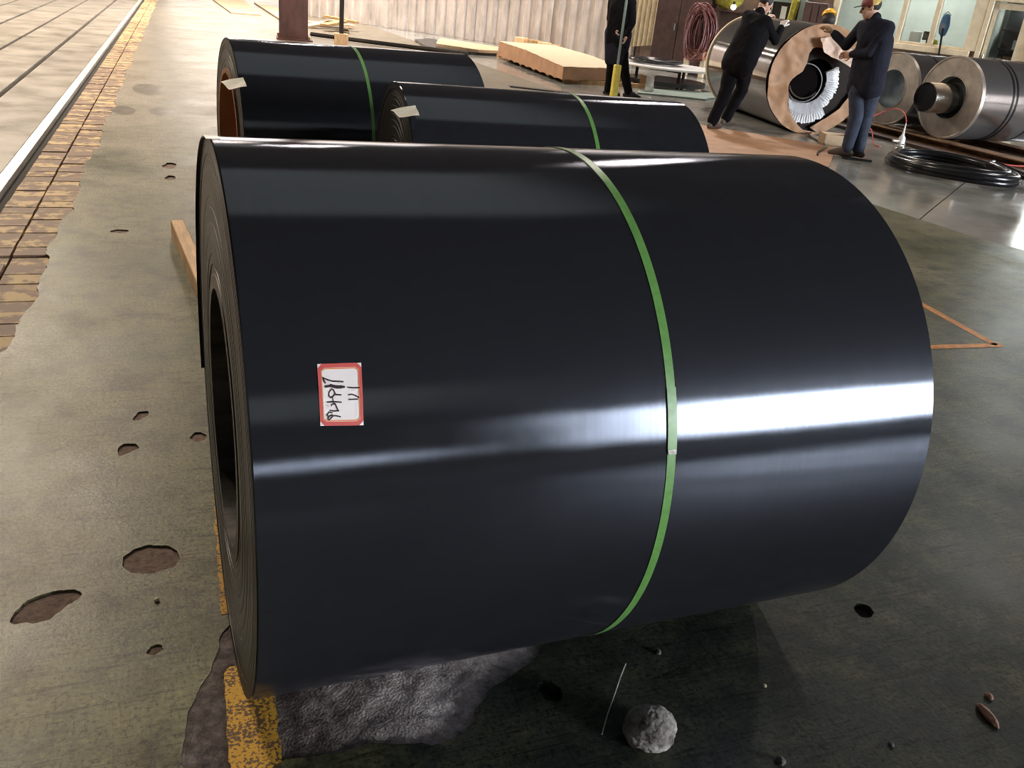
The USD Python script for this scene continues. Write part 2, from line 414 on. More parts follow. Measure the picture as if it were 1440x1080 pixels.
def ragged(pts, amp, step, seed):
    """A closed outline with a broken edge."""
    g = np.random.default_rng(seed)
    if step < .05 and len(pts) < 12:
        q0 = Polygon(pts)
        rr = .25 * math.sqrt(q0.area)
        q0 = q0.buffer(rr * .5).buffer(-rr).buffer(rr * .5)
        if q0.geom_type == 'Polygon' and not q0.is_empty:
            pts = list(q0.exterior.coords)[:-1]
    ring = LineString(list(pts) + [pts[0]])
    n = max(12, int(ring.length / step))
    q = np.array([ring.interpolate(i / n, normalized=True).coords[0] for i in range(n)])
    k = g.normal(0, 1, (n, 2))
    k = (k + np.roll(k, 1, 0) + np.roll(k, -1, 0)) / 2
    return Polygon(q + amp * k).buffer(0)


Y0, Y1 = -30.0, 56.0
floor = thing('floor', 'worn concrete workshop floor with green paint, a rail and yellow lines', kind='structure')
pits = [
    (ragged([(-.119, 2.28), (-.114, 2.327), (-.083, 2.363), (-.045, 2.372), (.004, 2.357), (.031, 2.321), (.037, 2.28), (.018, 2.246), (-.039, 2.229), (-.094, 2.243)], .0022, .008, 1), .0065, m_pit),
    (ragged([(-.386, 2.099), (-.374, 2.145), (-.345, 2.191), (-.287, 2.208), (-.244, 2.206), (-.211, 2.182), (-.25, 2.137), (-.289, 2.094), (-.321, 2.085)], .0022, .008, 2), .0065, m_pit),
    (ragged([(-.137, 2.968), (-.108, 3.02), (-.075, 3.008), (-.062, 2.974), (-.099, 2.94), (-.126, 2.925)], .002, .01, 3), .007, m_pit),
    (ragged([(-.085, 3.188), (-.06, 3.255), (-.025, 3.267), (-.031, 3.219), (-.061, 3.189)], .002, .01, 4), .006, m_pit),
    (ragged([(.104, 3.016), (.121, 3.052), (.146, 3.058), (.166, 3.03), (.160, 2.993), (.131, 2.978)], .002, .01, 5), .006, m_pit),
    (ragged([(-.064, 1.896), (-.052, 1.925), (-.026, 1.92), (-.021, 1.905), (-.048, 1.887)], .002, .006, 6), .005, m_pit),
    (ragged([(.839, 1.53), (.856, 1.543), (.882, 1.536), (.901, 1.51), (.892, 1.477), (.866, 1.467), (.84, 1.484)], .002, .008, 7), .03, m_dark),
    (ragged([(1.897, 1.578), (1.927, 1.588), (1.953, 1.57), (1.948, 1.538), (1.917, 1.519), (1.89, 1.536)], .002, .01, 8), .02, m_dark),
    (ragged([(.293, 7.698), (.25, 7.566), (.193, 7.608), (.185, 7.686), (.228, 7.821), (.286, 7.778)], .004, .03, 9), .012, m_pit),
    (ragged([(.266, 7.256), (.234, 7.161), (.19, 7.193), (.185, 7.249), (.217, 7.346), (.261, 7.313)], .004, .03, 10), .012, m_pit),
    (ragged([(-.074, 5.762), (-.113, 5.717), (-.175, 5.736), (-.185, 5.764), (-.147, 5.809), (-.085, 5.79)], .003, .02, 11), .008, m_pit),
]
patch = ragged([(.147, 1.99), (.115, 1.90), (.09, 1.828), (.032, 1.707), (.009, 1.634), (.0, 1.49), (-.02, 1.40), (.103, 1.385), (.207, 1.479), (.316, 1.46), (.373, 1.46), (.399, 1.467),
                (.46, 1.449), (.521, 1.425), (.588, 1.423), (.651, 1.462), (.676, 1.513), (.725, 1.554), (.816, 1.589), (.89, 1.637), (.945, 1.70), (1.0, 1.86), (.6, 2.1), (.3, 2.1)], .004, .014, 12)
# painted slab between the hazard strip and the polished bay, with the holes cut out of it
edge_l = []
for y in np.r_[np.arange(-1.9, 14, .035), np.arange(14, 56.1, 1.0)]:
    c = -.755 + .018 * math.sin(y * 3.1) + .012 * math.sin(y * 11.3) + .005 * rng.normal() - .03 * min(1.0, max(0, (5 - y) / 2))
    edge_l.append(T(c, y))
edge_l = [(-24, Y0), (-24, -4.01), (-.985, -4.01), (-.93, -2)] + edge_l
edge_r = [(6.9, 56), (6.75, 12), (6.9, 8.9), (6.55, 6.6), (6.6, 6.0), (6.63, 5.54), (6.76, 5.07), (6.9, 3), (7.2, Y0)]
slab = Polygon(edge_l + edge_r).buffer(0).difference(unary_union([p for p, _, _ in pits] + [patch]))
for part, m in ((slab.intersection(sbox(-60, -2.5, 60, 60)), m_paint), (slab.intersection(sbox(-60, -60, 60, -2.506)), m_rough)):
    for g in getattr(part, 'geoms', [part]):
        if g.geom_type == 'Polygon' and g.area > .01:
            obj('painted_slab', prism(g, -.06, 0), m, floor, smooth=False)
for p, d, m in pits:
    q = p.buffer(.004)
    obj('pit', flat(q.segmentize(.02), -d), m, floor, smooth=False)
pv, pf = trimesh.creation.triangulate_polygon(patch.buffer(.006), engine='triangle') if False else (None, None)
gx, gy = np.meshgrid(np.arange(-.12, 1.1, .012), np.arange(1.33, 2.2, .012), indexing='ij')
h = -.0035 - .008 * np.clip((gx - .2) / .4, 0, 1) + (.002 + .004 * np.clip((gx - .1) / .3, 0, 1)) * (meshkit.fbm(np.stack([gx * 22, gy * 22, gx * 0], -1), 4, 3) - .5) * 2
nx, ny = gx.shape
F = [(i * ny + j, (i + 1) * ny + j, (i + 1) * ny + j + 1, i * ny + j + 1) for i in range(nx - 1) for j in range(ny - 1)]
V = np.stack([gx, gy, h], -1).reshape(-1, 3)
cen = V[np.array(F)].mean(1)
inside = shapely.contains_xy(patch.buffer(.012), cen[:, 0], cen[:, 1])
obj('broken_patch', (V, np.array(F)[inside]), m_aggr, floor, smooth=True, label='broken patch of bare concrete under the coil')
# yellow line, painted over slab and broken patch alike
for (a, b, z) in ((1.36, 1.80, -.0006), (2.0, 4.6, .0012)):
    yl = ragged([T(.018, a), T(.128, a), T(.128, b), T(.018, b)], .0022, .012, int(a * 10))
    obj('yellow_line', flat(yl.segmentize(.05), z), m_yellow, floor, smooth=False)
# track bay: rail, flangeway, hazard pavers, slabs
obj('floor_base', bx(-24, 46, Y0, Y1, -.10, -.06), m_under, floor, smooth=False)
obj('rail', cat_(prism(strip(-1.285, -1.205, -4, Y1), -.05, .012)), m_rail, floor, smooth=False, label='bright worn steel rail let into the floor')
obj('rail_gap', prism(strip(-1.205, -1.13, -4, Y1), -.055, -.035), m_dark, floor, smooth=False)
for i, (c0, c1) in enumerate(((-1.84, -1.30), (-2.51, -1.90), (-3.17, -2.57), (-3.88, -3.23), (-24, -3.94))):
    cuts = [-4, 16.4, Y1] if i < 3 else [-4, Y1]
    for a, b in zip(cuts[:-1], cuts[1:]):
        obj('track_slab', prism(strip(c0, c1, a + .012, b - .012), -.06, 0.004 * (i % 2)), m_track, floor, smooth=False)
k = 0
rest = []
for col, (c0, c1) in enumerate(((-1.13, -.952), (-.938, -.70))):
    y = -1.6
    while y < Y1 - 1:
        L = .15 if y < 24 else 2.0
        dz = float(rng.uniform(-.006, .002)) - .002
        dz -= .012 if (4.6 < y < 5.3 and rng.random() < .6) else 0
        m = bx(0, 1, 0, 1, -.06, dz)
        m.vertices = np.array([(c0 + (c1 - c0) * x + SL * (y + L * yy) + rng.normal(0, .001), y + .004 + (L - .008) * yy, z) for x, yy, z in m.vertices])
        k += 1
        mm = m_haz if (int(y / .15) % 2 == 0) else m_haz2
        if y < 18:
            obj('paver_block', m, mm, floor, smooth=False)
        else:
            rest.append(m)
        y += L
obj('paver_rows', cat_(*rest), m_haz, floor, smooth=False, kind='stuff')
# polished bay beyond, cast in panels
pol = Polygon([(46, Y0), (46, Y1)] + edge_r)
joints = [((6.4, 5.92), (13, 10.6)), ((6.6, 3.5), (14, 3.9)), ((9.6, -30), (9.6, 7.2)), ((6, -2.5), (46, -2.5)), ((6, 13.2), (46, 13.2)), ((14.2, -30), (14.2, 56)), ((6, 22), (46, 22)), ((24, -30), (24, 56))]
pol = pol.difference(unary_union([LineString(j).buffer(.006) for j in joints]))
for g in getattr(pol, 'geoms', [pol]):
    obj('polished_slab', prism(g, -.06, 0), m_polish if g.centroid.y > -3 else m_rough, floor, smooth=False)
for pts in (((4.56, 4.02), (4.44, 3.30)), ((3.85, 3.35), (4.49, 3.30))):
    g = LineString(pts).buffer(.028, cap_style=2)
    obj('floor_tape', flat(ragged(list(g.exterior.coords)[:-1], .002, .02, 31), .0012), m_tape, floor, smooth=False)
for cx, cy, a, b in ((-.1, 10.4, .11, .3), (.28, 10.42, .12, .3), (.2, 12.1, .2, .5)):
    q = ragged([(cx + a * math.cos(t), cy + b * math.sin(t)) for t in np.linspace(0, 6.28, 14, endpoint=False)], .01, .06, 77)
    obj('damp_stain', flat(q, .0009), m_stain, floor, smooth=False)

# ------------------------------------------------------------------ the hall: shell


def sheet_panel(w0, w1, z0, z1, fixed, axis, holes=()):
    poly = sbox(w0, z0, w1, z1)
    for hh in holes:
        poly = poly.difference(sbox(*hh))
    m = trimesh.creation.extrude_polygon(poly, .3, engine='earcut')
    v = m.vertices.copy()
    m.vertices = np.c_[v[:, 0], np.full(len(v), fixed) + v[:, 2], v[:, 1]] if axis == 'y' else np.c_[np.full(len(v), fixed) + v[:, 2], v[:, 0], v[:, 1]]
    m.fix_normals()
    return m


def window(name, x0, x1, z0, z1, y, mat, nx, axis='y'):
    t = thing(name, None, kind='structure')
    f = lambda a, b, c, d, e, g: bx(a, b, c, d, e, g) if axis == 'y' else bx(c, d, a, b, e, g)
    obj('pane', f(x0, x1, y - .01, y + .01, z0, z1), mat, t, smooth=False)
    bars = [f(x0 + (x1 - x0) * i / nx - .06, x0 + (x1 - x0) * i / nx + .06, y - .1, y + .1, z0, z1) for i in range(nx + 1)]
    bars += [f(x0, x1, y - .1, y + .1, z - .06, z + .06) for z in (z0, z1)]
    obj('window_frame', cat_(*bars), m_greypaint, t, smooth=False)
    return t


obj('wall_rear', sheet_panel(-24, 46, 0, 11, Y0 - .3, 'y', [(21, 2.0, 43, 10.3), (2.5, 3.95, 8, 4.5)]), m_wall, smooth=False, kind='structure')
window('window_1', 21, 43, 2.0, 10.3, Y0 - .15, e_rear, 8)
window('window_2', 2.5, 8, 3.95, 4.5, Y0 - .15, e_rearlow, 3)
obj('wall_far', sheet_panel(-24, 46, 0, 11, Y1, 'y', [(2, 1.2, 17, 8.5), (27, 3.5, 40, 9)]), m_wall, smooth=False, kind='structure')
window('window_3', 2, 17, 1.2, 8.5, Y1 + .15, e_far, 5)
window('window_4', 27, 40, 3.5, 9, Y1 + .15, e_far, 5)
obj('wall_left', sheet_panel(Y0, Y1, 0, 11, -24.3, 'x'), m_wall, smooth=False, kind='structure')
obj('wall_outer', sheet_panel(Y0, Y1, 0, 11, 46, 'x'), m_wall, smooth=False, kind='structure')
ce = thing('ceiling', 'dark hall roof with added glowing panels', kind='structure')
obj('roof_deck', bx(-24, 46, Y0, Y1, 11.05, 11.3), m_roof, ce, smooth=False)
for x in (.4, 1.9, 3.4, 4.9):
    for y in (-22, 5, 31):
        obj('glow_panel', bx(x, x + 1.4, y, y + 7.5, 11.0, 11.05), e_roofglow, ce, smooth=False)  # added glowing panels that lay a pale haze on the front coil

for i, (x, y, z, inten, col) in enumerate(LAMPS):
    t = thing('high_bay_lamp', 'round grey high bay lamp under the hall roof', 'lamp', (x, y, z), group='high bay lamps under the roof')
    obj('housing', lathe([(0.02, .66), (.05, .66), (.30, .22), (.55, .13), (.55, .0)], 24, 'z'), m_lampshell, t)
    obj('hanger', mv(trimesh.creation.cylinder(.02, 11 - z - .5, sections=8), 0, 0, .5 + (11 - z - .5) / 2), m_lampshell, t)
    d = UsdLux.DiskLight.Define(stage, str(t.GetPath()) + '/light')
    d.CreateRadiusAttr(.6)
    d.CreateIntensityAttr(float(inten))
    d.CreateColorAttr(Gf.Vec3f(*col))

# diagonal partition: s runs along it to the right, d towards the camera
A0, UU, NN = np.array([5.318, 31.14, 0.0]), np.array([.555, -.832, 0.0]), np.array([-.832, -.555, 0.0])


def W(v):
    v = np.atleast_2d(np.asarray(v, float))
    return A0 + v[:, :1] * UU + v[:, 1:2] * NN + v[:, 2:3] * np.array([0, 0, 1.0])


def wbox(s0, s1, d0, d1, z0, z1, bev=0.0):
    m = bx(s0, s1, d0, d1, z0, z1, bev)
    m.vertices = W(m.vertices)
    m.invert()
    m.fix_normals()
    return m


def wmesh(m):
    m = m.copy()
    m.vertices = W(m.vertices)
    m.invert()
    m.fix_normals()
    return m


wb = thing('wall_back', 'corrugated beige sheet partition across the back', kind='structure')
pitch = .36
for i in range(5):
    s0, s1 = i * 2.52 - .75, (i + 1) * 2.52 - .75 + .05
    ss = []
    for q in np.arange(s0, s1, pitch):
        ss += [(q, 0), (q + .16, 0), (q + .20, .045), (q + .31, .045), (q + .35, 0)]
    ss = [(a, b + .012 * (i % 2)) for a, b in ss if a <= s1]
    up_ = np.array(ss)
    nz = 5
    zs = np.linspace(0, 3.0, nz)
    V = np.array([(a, b + .02, z if z > 0 else .012 + .03 * abs(math.sin(a * 5 + i)) * (rng.random() < .5)) for a, b in ss for z in zs] + [(a, b + .015, z) for a, b in ss for z in zs])
    n, F = len(ss), []
    for j in range(n - 1):
        for kz in range(nz - 1):
            a, b, c, d = j * nz + kz, (j + 1) * nz + kz, (j + 1) * nz + kz + 1, j * nz + kz + 1
            F += [(a, b, c, d)]
            o = n * nz
            F += [(o + a, o + d, o + c, o + b)]
    obj('corrugated_sheet', (W(V), np.array(F)), m_corr, wb, smooth=False)
obj('partition_post', cat_(*[wbox(i * 2.52 - .78, i * 2.52 - .70, -.1, -.02, 0, 3.0) for i in range(6)]), m_brownmetal, wb, smooth=False, kind='stuff')

wr = thing('wall_right', 'brown office wall with cream window and door frames', kind='structure')
poly = sbox(11.9, 0, 24, 3.3)
for hole in ((16.68, 1.24, 19.5, 2.75), (19.72, .02, 20.75, 2.24), (21.5, 1.2, 23.4, 2.6)):
    poly = poly.difference(sbox(*hole))
wm = trimesh.creation.extrude_polygon(poly, .14, engine='earcut')
wm.vertices = W(np.c_[wm.vertices[:, 0], -wm.vertices[:, 2], wm.vertices[:, 1]])
wm.fix_normals()
obj('wall_board', wm, m_officewall, wr, smooth=False)
# office behind it
of = thing('office_room', 'pale green office room seen through the cream windows', 'room')
obj('rear_partition', wbox(15.6, 21.2, -3.1, -3.0, 0, 3.2), m_mint, of, smooth=False)
obj('side_partition', wbox(15.55, 15.65, -3.0, -.16, 0, 3.2), m_mint, of, smooth=False)
obj('side_partition', wbox(19.62, 19.68, -3.0, -.16, 0, 3.2), m_mint, of, smooth=False)
obj('side_partition', wbox(21.15, 21.25, -3.0, -.16, 0, 3.2), m_greypaint, of, smooth=False)
obj('office_ceiling', wbox(15.6, 21.2, -3.1, -.16, 3.2, 3.28), m_mint, of, smooth=False)
obj('ceiling_lamp', wbox(16.8, 19.0, -1.9, -1.5, 3.12, 3.18), e_office, of, smooth=False)
obj('ceiling_lamp', wbox(20.0, 20.8, -2.4, -2.25, 2.2, 2.24), e_office, of, smooth=False)
win = thing('window_5', 'cream-framed office window behind the steel coils', kind='structure')
obj('window_sill', wbox(16.6, 19.6, -.14, .10, 1.12, 1.24, .01), m_cream, win, smooth=False)
for s0, s1 in ((16.60, 16.74), (18.06, 18.16), (18.73, 18.83), (19.46, 19.70)):
    obj('mullion', wbox(s0, s1, -.10, .06, 1.24, 2.75, .008), m_cream, win, smooth=False)
obj('head_rail', wbox(16.6, 19.7, -.10, .06, 2.70, 2.82, .008), m_cream, win, smooth=False)
obj('bottom_rail', wbox(16.6, 19.6, -.08, .045, 1.24, 1.29, .008), m_cream, win, smooth=False)
for s0, s1 in ((16.74, 18.06), (18.16, 18.73), (18.83, 19.46)):
    obj('pane', wbox(s0, s1, -.035, -.025, 1.28, 2.70), m_glass, win, smooth=False)
door = thing('door_1', 'cream office door with a glazed upper panel', kind='structure')
for a in ((19.70, 19.80, 0, 2.3), (20.70, 20.86, 0, 2.3), (19.7, 20.86, 2.22, 2.34)):
    obj('door_frame', wbox(a[0], a[1], -.12, .07, a[2], a[3], .008), m_cream, door, smooth=False)
obj('door_leaf', cat_(wbox(19.82, 19.90, -.06, -.01, .02, 2.2), wbox(20.40, 20.69, -.06, -.01, .02, 2.2), wbox(19.82, 20.69, -.06, -.01, 2.08, 2.2), wbox(19.82, 20.69, -.06, -.01, .02, 1.02)), m_cream, door, smooth=False)
obj('pane', wbox(19.90, 20.40, -.04, -.03, 1.02, 2.08), m_glass, door, smooth=False)
obj('door_handle', wbox(19.84, 19.88, -.01, .05, 1.05, 1.22, .01), m_chrome, door, smooth=False)
w6 = thing('window_6', 'bright office window past the door', kind='structure')
obj('pane', wbox(21.5, 23.4, -.06, -.04, 1.2, 2.6), e_side, w6, smooth=False)
obj('mullion', cat_(*[wbox(s - .05, s + .05, -.10, .05, 1.15, 2.65) for s in (21.5, 22.45, 23.4)]), m_cream, w6, smooth=False)

# ------------------------------------------------------------------ the black sheet coils


def coil_solid(R, r, L, ledges=30, seed=0, amp=.0013):
    """Outer skin and both wound faces (fine ledges where the wraps stand proud), bore excluded."""
    g = np.random.default_rng(seed)
    rs = np.linspace(R - .004, r, ledges)
    left = []
    for a, b in zip(rs[:-1], rs[1:]):
        d = float(abs(g.normal(0, amp)))
        left += [(d, a), (d, b + .0004)]
    skin = lathe([(L - .0, R - .003), (L - .003, R), (.003, R), (0, R - .003)][::-1], 256)
    nearf = lathe(left[::-1] + [(0, R - .003)], 128)
    farf = lathe([(L, R - .003), (L, r)], 96)
    bore = lathe([(L, r), (left[-1][0], r)], 96)
    return skin, nearf, farf, bore


def fix(m, flip=False):
    m = m.copy()
    if flip:
        m.invert()
    return m


def band(R, x0, x1, a0, a1, n=200, t=.0012):
    return lathe([(x0, R), (x0, R + t), (x1, R + t), (x1, R)], n, 'x', a0, a1, close=True)


COIL_BASE = (.074, .081, .101)


def black_coil(name, label, c, yaw, R, r, L, strap_x, seed, tail=False, sleeve=False, strap_w=.0195):
    axis = (math.cos(yaw), math.sin(yaw))
    st = coil_steel(f'black_steel_{seed}', axis, COIL_BASE, .185, .82, metal=.6, streak=.12, wide=.25)
    t = thing(name, label, 'steel coil', c, yaw, None)
    skin, nf, ff, bo = coil_solid(R, r, L, seed=seed)
    obj('outer_wrap', skin, st, t, smooth=30)
    obj('end_face', nf, m_face, t, smooth=False)
    obj('end_face', ff, m_face, t, smooth=30)
    obj('bore', bo, m_bore, t, smooth=30)
    # angle is measured in the lathe from +y towards +z; the side facing the camera is -y
    obj('strap', band(R + .0004, strap_x - strap_w / 2, strap_x + strap_w / 2, 0, 2 * math.pi), m_strap, t, smooth=30, label='green plastic strap round the coil')
    if sleeve:
        s = cat_(lathe([(-.01, r - .002), (-.01, r - .03), (L * .98, r - .03)][::-1], 96), lathe([(-.01, r - .002), (L * .9, r - .002)], 96))
        obj('core_sleeve', s, m_fibre, t, smooth=30, label='brown fibre sleeve lining the bore')
    return t


front = black_coil('steel_coil', 'largest black steel coil in the foreground with a red-framed label', (.14, 1.922, .626), 0, .626, .296, 1.51, .811, 1)
# outermost lap: its free edge stands a little proud on the far side
obj('lap_edge', lathe([(-.008, .6235), (-.008, .6262), (.02, .6266)], 90, 'x', math.radians(-13), math.radians(88)), m_blacksheet, front)
obj('strap_overlap', band(.6278, .8005, .8215, math.radians(180 - 26), math.radians(180 - 13.9), 30, .0014), m_strap, front, label='ribbed overlap where the strap ends are joined')
ribs = [band(.6291, .8015, .8205, math.radians(180 - q), math.radians(180 - q + .10), 2, .0006) for q in np.arange(17, 26, .26)]
obj('strap_ribs', cat_(*ribs), m_strap, front, kind='stuff')
obj('strap_seal', band(.629, .8015, .8205, math.radians(180 - 14.6), math.radians(180 - 13.7), 6, .0012), m_chrome, front)

# label card, mapped on the curved skin (u to the right, v downwards in the card)
TL, TR, BR, BL = (.120, 34.07), (.196, 33.88), (.191, 23.92), (.117, 24.39)


def card(uv, r):
    uv = np.asarray(uv, float)
    u, v = uv[:, :1], uv[:, 1:2]
    q = (1 - u) * (1 - v) * np.array(TL) + u * (1 - v) * np.array(TR) + u * v * np.array(BR) + (1 - u) * v * np.array(BL)
    th = np.radians(q[:, 1])
    return np.c_[q[:, 0], -r * np.cos(th), r * np.sin(th)]


def card_mesh(poly, r):
    parts = []
    poly = poly.segmentize(.06)
    for g in getattr(poly, 'geoms', [poly]):
        cells = [g.intersection(sbox(-1, a, 2, a + .1)) for a in np.arange(-.05, 1.05, .1)]
        for c in cells:
            for s in getattr(c, 'geoms', [c]):
                if s.geom_type == 'Polygon' and s.area > 1e-7:
                    v, f = trimesh.creation.triangulate_polygon(s, engine='earcut')
                    parts.append((v, f))
    V, F, o = [], [], 0
    for v, f in parts:
        V.append(card(v, r))
        F.append(f + o)
        o += len(v)
    m = trimesh.Trimesh(np.vstack(V), np.vstack(F), process=False)
    back = m.copy()
    back.vertices = back.vertices * np.array([1, 1, 1])
    nrm = m.face_normals.mean(0)
    if nrm[1] > 0:
        m.invert()
    return m


def octo(e, cx, cy):
    return Polygon([(e + cx, e), (1 - e - cx, e), (1 - e, e * .7 + cy), (1 - e, 1 - e * .7 - cy), (1 - e - cx, 1 - e), (e + cx, 1 - e), (e, 1 - e * .7 - cy), (e, e * .7 + cy)])


lab = obj('label_card', card_mesh(sbox(0, 0, 1, 1), .6272), m_white, front, smooth=True, label='white card label with a red frame and handwritten number')
obj('label_border', card_mesh(octo(.0, .10, .075).difference(octo(.066, .08, .06)), .6276), m_red, lab, smooth=True)
obj('label_line', card_mesh(octo(.072, .079, .059).difference(octo(.092, .076, .056)), .6279), m_orange, lab, smooth=True)
strokes = [
    ([(250, 388), (262, 420), (272, 444)], 15), ([(250, 390), (300, 412), (350, 428), (470, 437)], 14),
    ([(272, 484), (340, 478), (420, 488), (478, 494)], 22), ([(330, 476), (400, 494), (450, 492)], 30),
    ([(338, 512), (312, 545), (306, 585), (322, 606), (352, 592), (376, 560), (362, 524), (338, 512)], 12), ([(368, 572), (440, 579)], 13),
    ([(345, 600), (350, 640), (356, 672)], 11), ([(286, 654), (350, 650), (440, 657)], 13),
    ([(330, 690), (336, 678), (372, 672), (380, 690), (398, 735), (408, 748)], 12), ([(406, 748), (352, 750), (312, 744)], 13),
    ([(335, 768), (300, 762), (274, 788), (290, 806), (334, 790), (338, 806), (296, 846), (284, 830), (300, 806)], 12), ([(330, 800), (372, 800), (424, 812)], 13),
    ([(518, 498), (580, 506), (648, 506)], 12), ([(528, 630), (570, 630), (624, 628)], 12), ([(524, 580), (560, 574), (600, 588), (640, 608), (630, 614)], 11),
]
ink = unary_union([LineString([((x - 197) / 488, (y - 236) / 672) for x, y in p]).buffer(w / 2 / 560) for p, w in strokes])
obj('label_writing', card_mesh(ink, .6282), m_ink, lab, smooth=True)

c2 = black_coil('steel_coil', 'middle black steel coil with a paper tag on its left rim', (1.172, 4.35, .558), -.072, .558, .27, 1.51, .902, 2)
c3 = black_coil('steel_coil', 'farthest black steel coil with a brown sleeve in its bore', (.537, 5.851, .571), .046, .571, .40, 1.51, .749, 3, sleeve=True)


def paper_tag(label, pts):
    P = np.array(pts)
    n = 8
    V = []
    for i in range(n + 1):
        for j in range(5):
            u, v = i / n, j / 4
            p = (1 - u) * (1 - v) * P[0] + u * (1 - v) * P[1] + u * v * P[2] + (1 - u) * v * P[3]
            V.append(p + np.array([0, -.012 * math.sin(u * 3.1), .004 * math.sin(v * 5 + u * 4)]))
    F = [(i * 5 + j, i * 5 + j + 1, (i + 1) * 5 + j + 1, (i + 1) * 5 + j) for i in range(n) for j in range(4)]
    f = np.array(F)
    nv = len(V)
    V2 = np.vstack([V, np.array(V) + [0, .0008, 0]])
    t = obj('paper_tag', (V2, np.vstack([f, f[:, ::-1] + nv])), m_tag, smooth=False)
    return tag(t, label, 'paper tag')


paper_tag('cream paper tag on the rim of the farthest black coil', [(.458, 5.43, .941), (.581, 5.43, .975), (.584, 5.29, .940), (.490, 5.29, .923)])
paper_tag('cream paper tag on the rim of the middle black coil', [(1.077, 4.08, 1.022), (1.192, 4.08, 1.053), (1.179, 3.96, 1.021), (1.088, 3.96, 1.014)])

# wooden board chocking the coils
t = obj('wooden_board', (lambda m: m)(cat_(bx(0, .075, 0, 1.25, 0, .095, .004))), m_pine, smooth=False)
tag(t, 'pale pine board lying on the floor behind the front coil', 'board')
UsdGeom.Xformable(t).AddTranslateOp().Set(Gf.Vec3d(.235, 4.42, 0))
UsdGeom.Xformable(t).AddRotateZOp().Set(3.4)

# ------------------------------------------------------------------ loose things on the near floor


def rock(name, label, cat, loc, size, seed, mat, flatness=.75, n=4, rough=.35, rz=0):
    m = trimesh.creation.icosphere(n, 1.0)
    v = m.vertices
    k = 1 + rough * (meshkit.fbm(v * 1.6 + seed * 7.3, 4, seed) - .5) + .18 * rough * (meshkit.fbm(v * 7 + seed, 3, seed + 5) - .5)
    v = v * k[:, None] * np.array(size)
    v[:, 2] = np.maximum(v[:, 2], -size[2] * flatness)
    v[:, 2] -= v[:, 2].min()
    m.vertices = v
    p = obj(name, m, mat, smooth=True)
    x = UsdGeom.Xformable(p)
    x.AddTranslateOp().Set(Gf.Vec3d(*loc))
    x.AddRotateZOp().Set(rz)
    return tag(p, label, cat)


rock('stone', 'round mottled grey stone on the dark floor before the coil', 'stone', (1.035, 1.305, 0), (.066, .062, .045), 3, m_stone, .6, 5)
rock('brick_chip', 'long pinkish brick chip on the floor at lower right', 'brick chip', (1.932, 1.112, 0), (.013, .040, .011), 5, m_chip, .6, 3, .5, -12)
rock('brick_chip', 'small pinkish crumb beside the long brick chip', 'brick chip', (1.996, 1.164, 0), (.009, .012, .008), 6, m_chip, .6, 3)
for i, (x, y, s, lb) in enumerate(((1.607, 1.109, .007, 'small dark pebble left of the brick chips'), (1.208, 1.556, .008, 'small dark pebble just below the coil'),
                                   (1.301, 1.145, .011, 'dark lump of grit at the bottom edge of the picture'), (-.033, 2.102, .007, 'tiny pale pebble by the two large floor pits'),
                                   (1.42, 1.368, .005, 'tiny pale speck of grit right of the round stone'))):
    rock('pebble', lb, 'pebble', (x, y, 0), (s, s * 1.2, s * .8), 20 + i, m_paperwhite if 'pale' in lb else m_stone, .6, 3)
sp = np.array([(1.099, 1.538, .004), (1.06, 1.495, .010), (1.01, 1.437, .008), (.965, 1.385, .012), (.926, 1.337, .004)])
tag(obj('straw', tube(sp, .0016, 6), m_straw), 'thin pale wire lying on the floor left of the round stone', 'wire')

# ------------------------------------------------------------------ back left: column, post, boards
t = thing('steel_column', 'brown painted steel column standing behind the farthest coil', 'column', (3.36, 21.25, 0), -.12)
obj('web', bx(-.02, .02, -.20, .20, 0, 10.9), m_column, t, smooth=False)
for s in (-1, 1):
    obj('flange', bx(-.30, .30, s * .22 - .02, s * .22 + .02, 0, 10.9), m_column, t, smooth=False)
obj('base_plate', bx(-.36, .40, -.34, .34, 0, .03), m_column, t, smooth=False)
for sx, sy in ((-1, -1), (1, -1), (1, 1), (-1, 1)):
    obj('anchor_bolt', mv(trimesh.creation.cylinder(.02, .06, sections=6), .32 * sx, .29 * sy, .06), m_rust, t, smooth=False)
t = thing('barrier_post', 'thin dark post standing in a pale wooden block', 'post', (3.98, 19.15, 0), -.2)
obj('base_block', bx(-.14, .14, -.12, .12, 0, .34, .01), m_pine, t, smooth=False, label='pale wooden block')
obj('pole', mv(trimesh.creation.cylinder(.045, .75, sections=12), 0, 0, .34 + .375), m_dark, t)
obj('cap', mv(trimesh.creation.cylinder(.055, .02, sections=12), 0, 0, 1.1), m_dark, t)
for i, (pts, lb) in enumerate((([(2.80, 28.9), (3.67, 29.1), (4.2, 39), (2.9, 39)], 'large flat cardboard sheet left of the brown column'),
                               ([(3.95, 26.9), (4.3, 27.0), (4.9, 33), (4.3, 36)], 'flat cardboard sheet lying behind the brown column'))):
    tag(obj('cardboard_sheet', prism(Polygon(pts), 0, .03 + .02 * i), m_card, smooth=False), lb, 'cardboard')
t = thing('scrap_pile', 'heap of torn cardboard and timber offcuts right of the brown column', 'scrap')
for i, (x, y, a, l, w, z) in enumerate(((4.75, 25.6, .5, 1.6, .35, .06), (5.0, 25.0, .9, 1.1, .25, .14), (4.9, 26.4, .2, 1.9, .5, .03), (5.3, 25.6, -.4, .9, .3, .22), (5.2, 24.6, 1.3, .7, .2, .05))):
    obj('offcut', mv(rot(rot(bx(-l / 2, l / 2, -w / 2, w / 2, -.03, .03, .005), .08 * (i - 2), (0, 1, 0)), a), x, y, z + .05), m_wood2 if i % 2 else m_card, t, smooth=False)
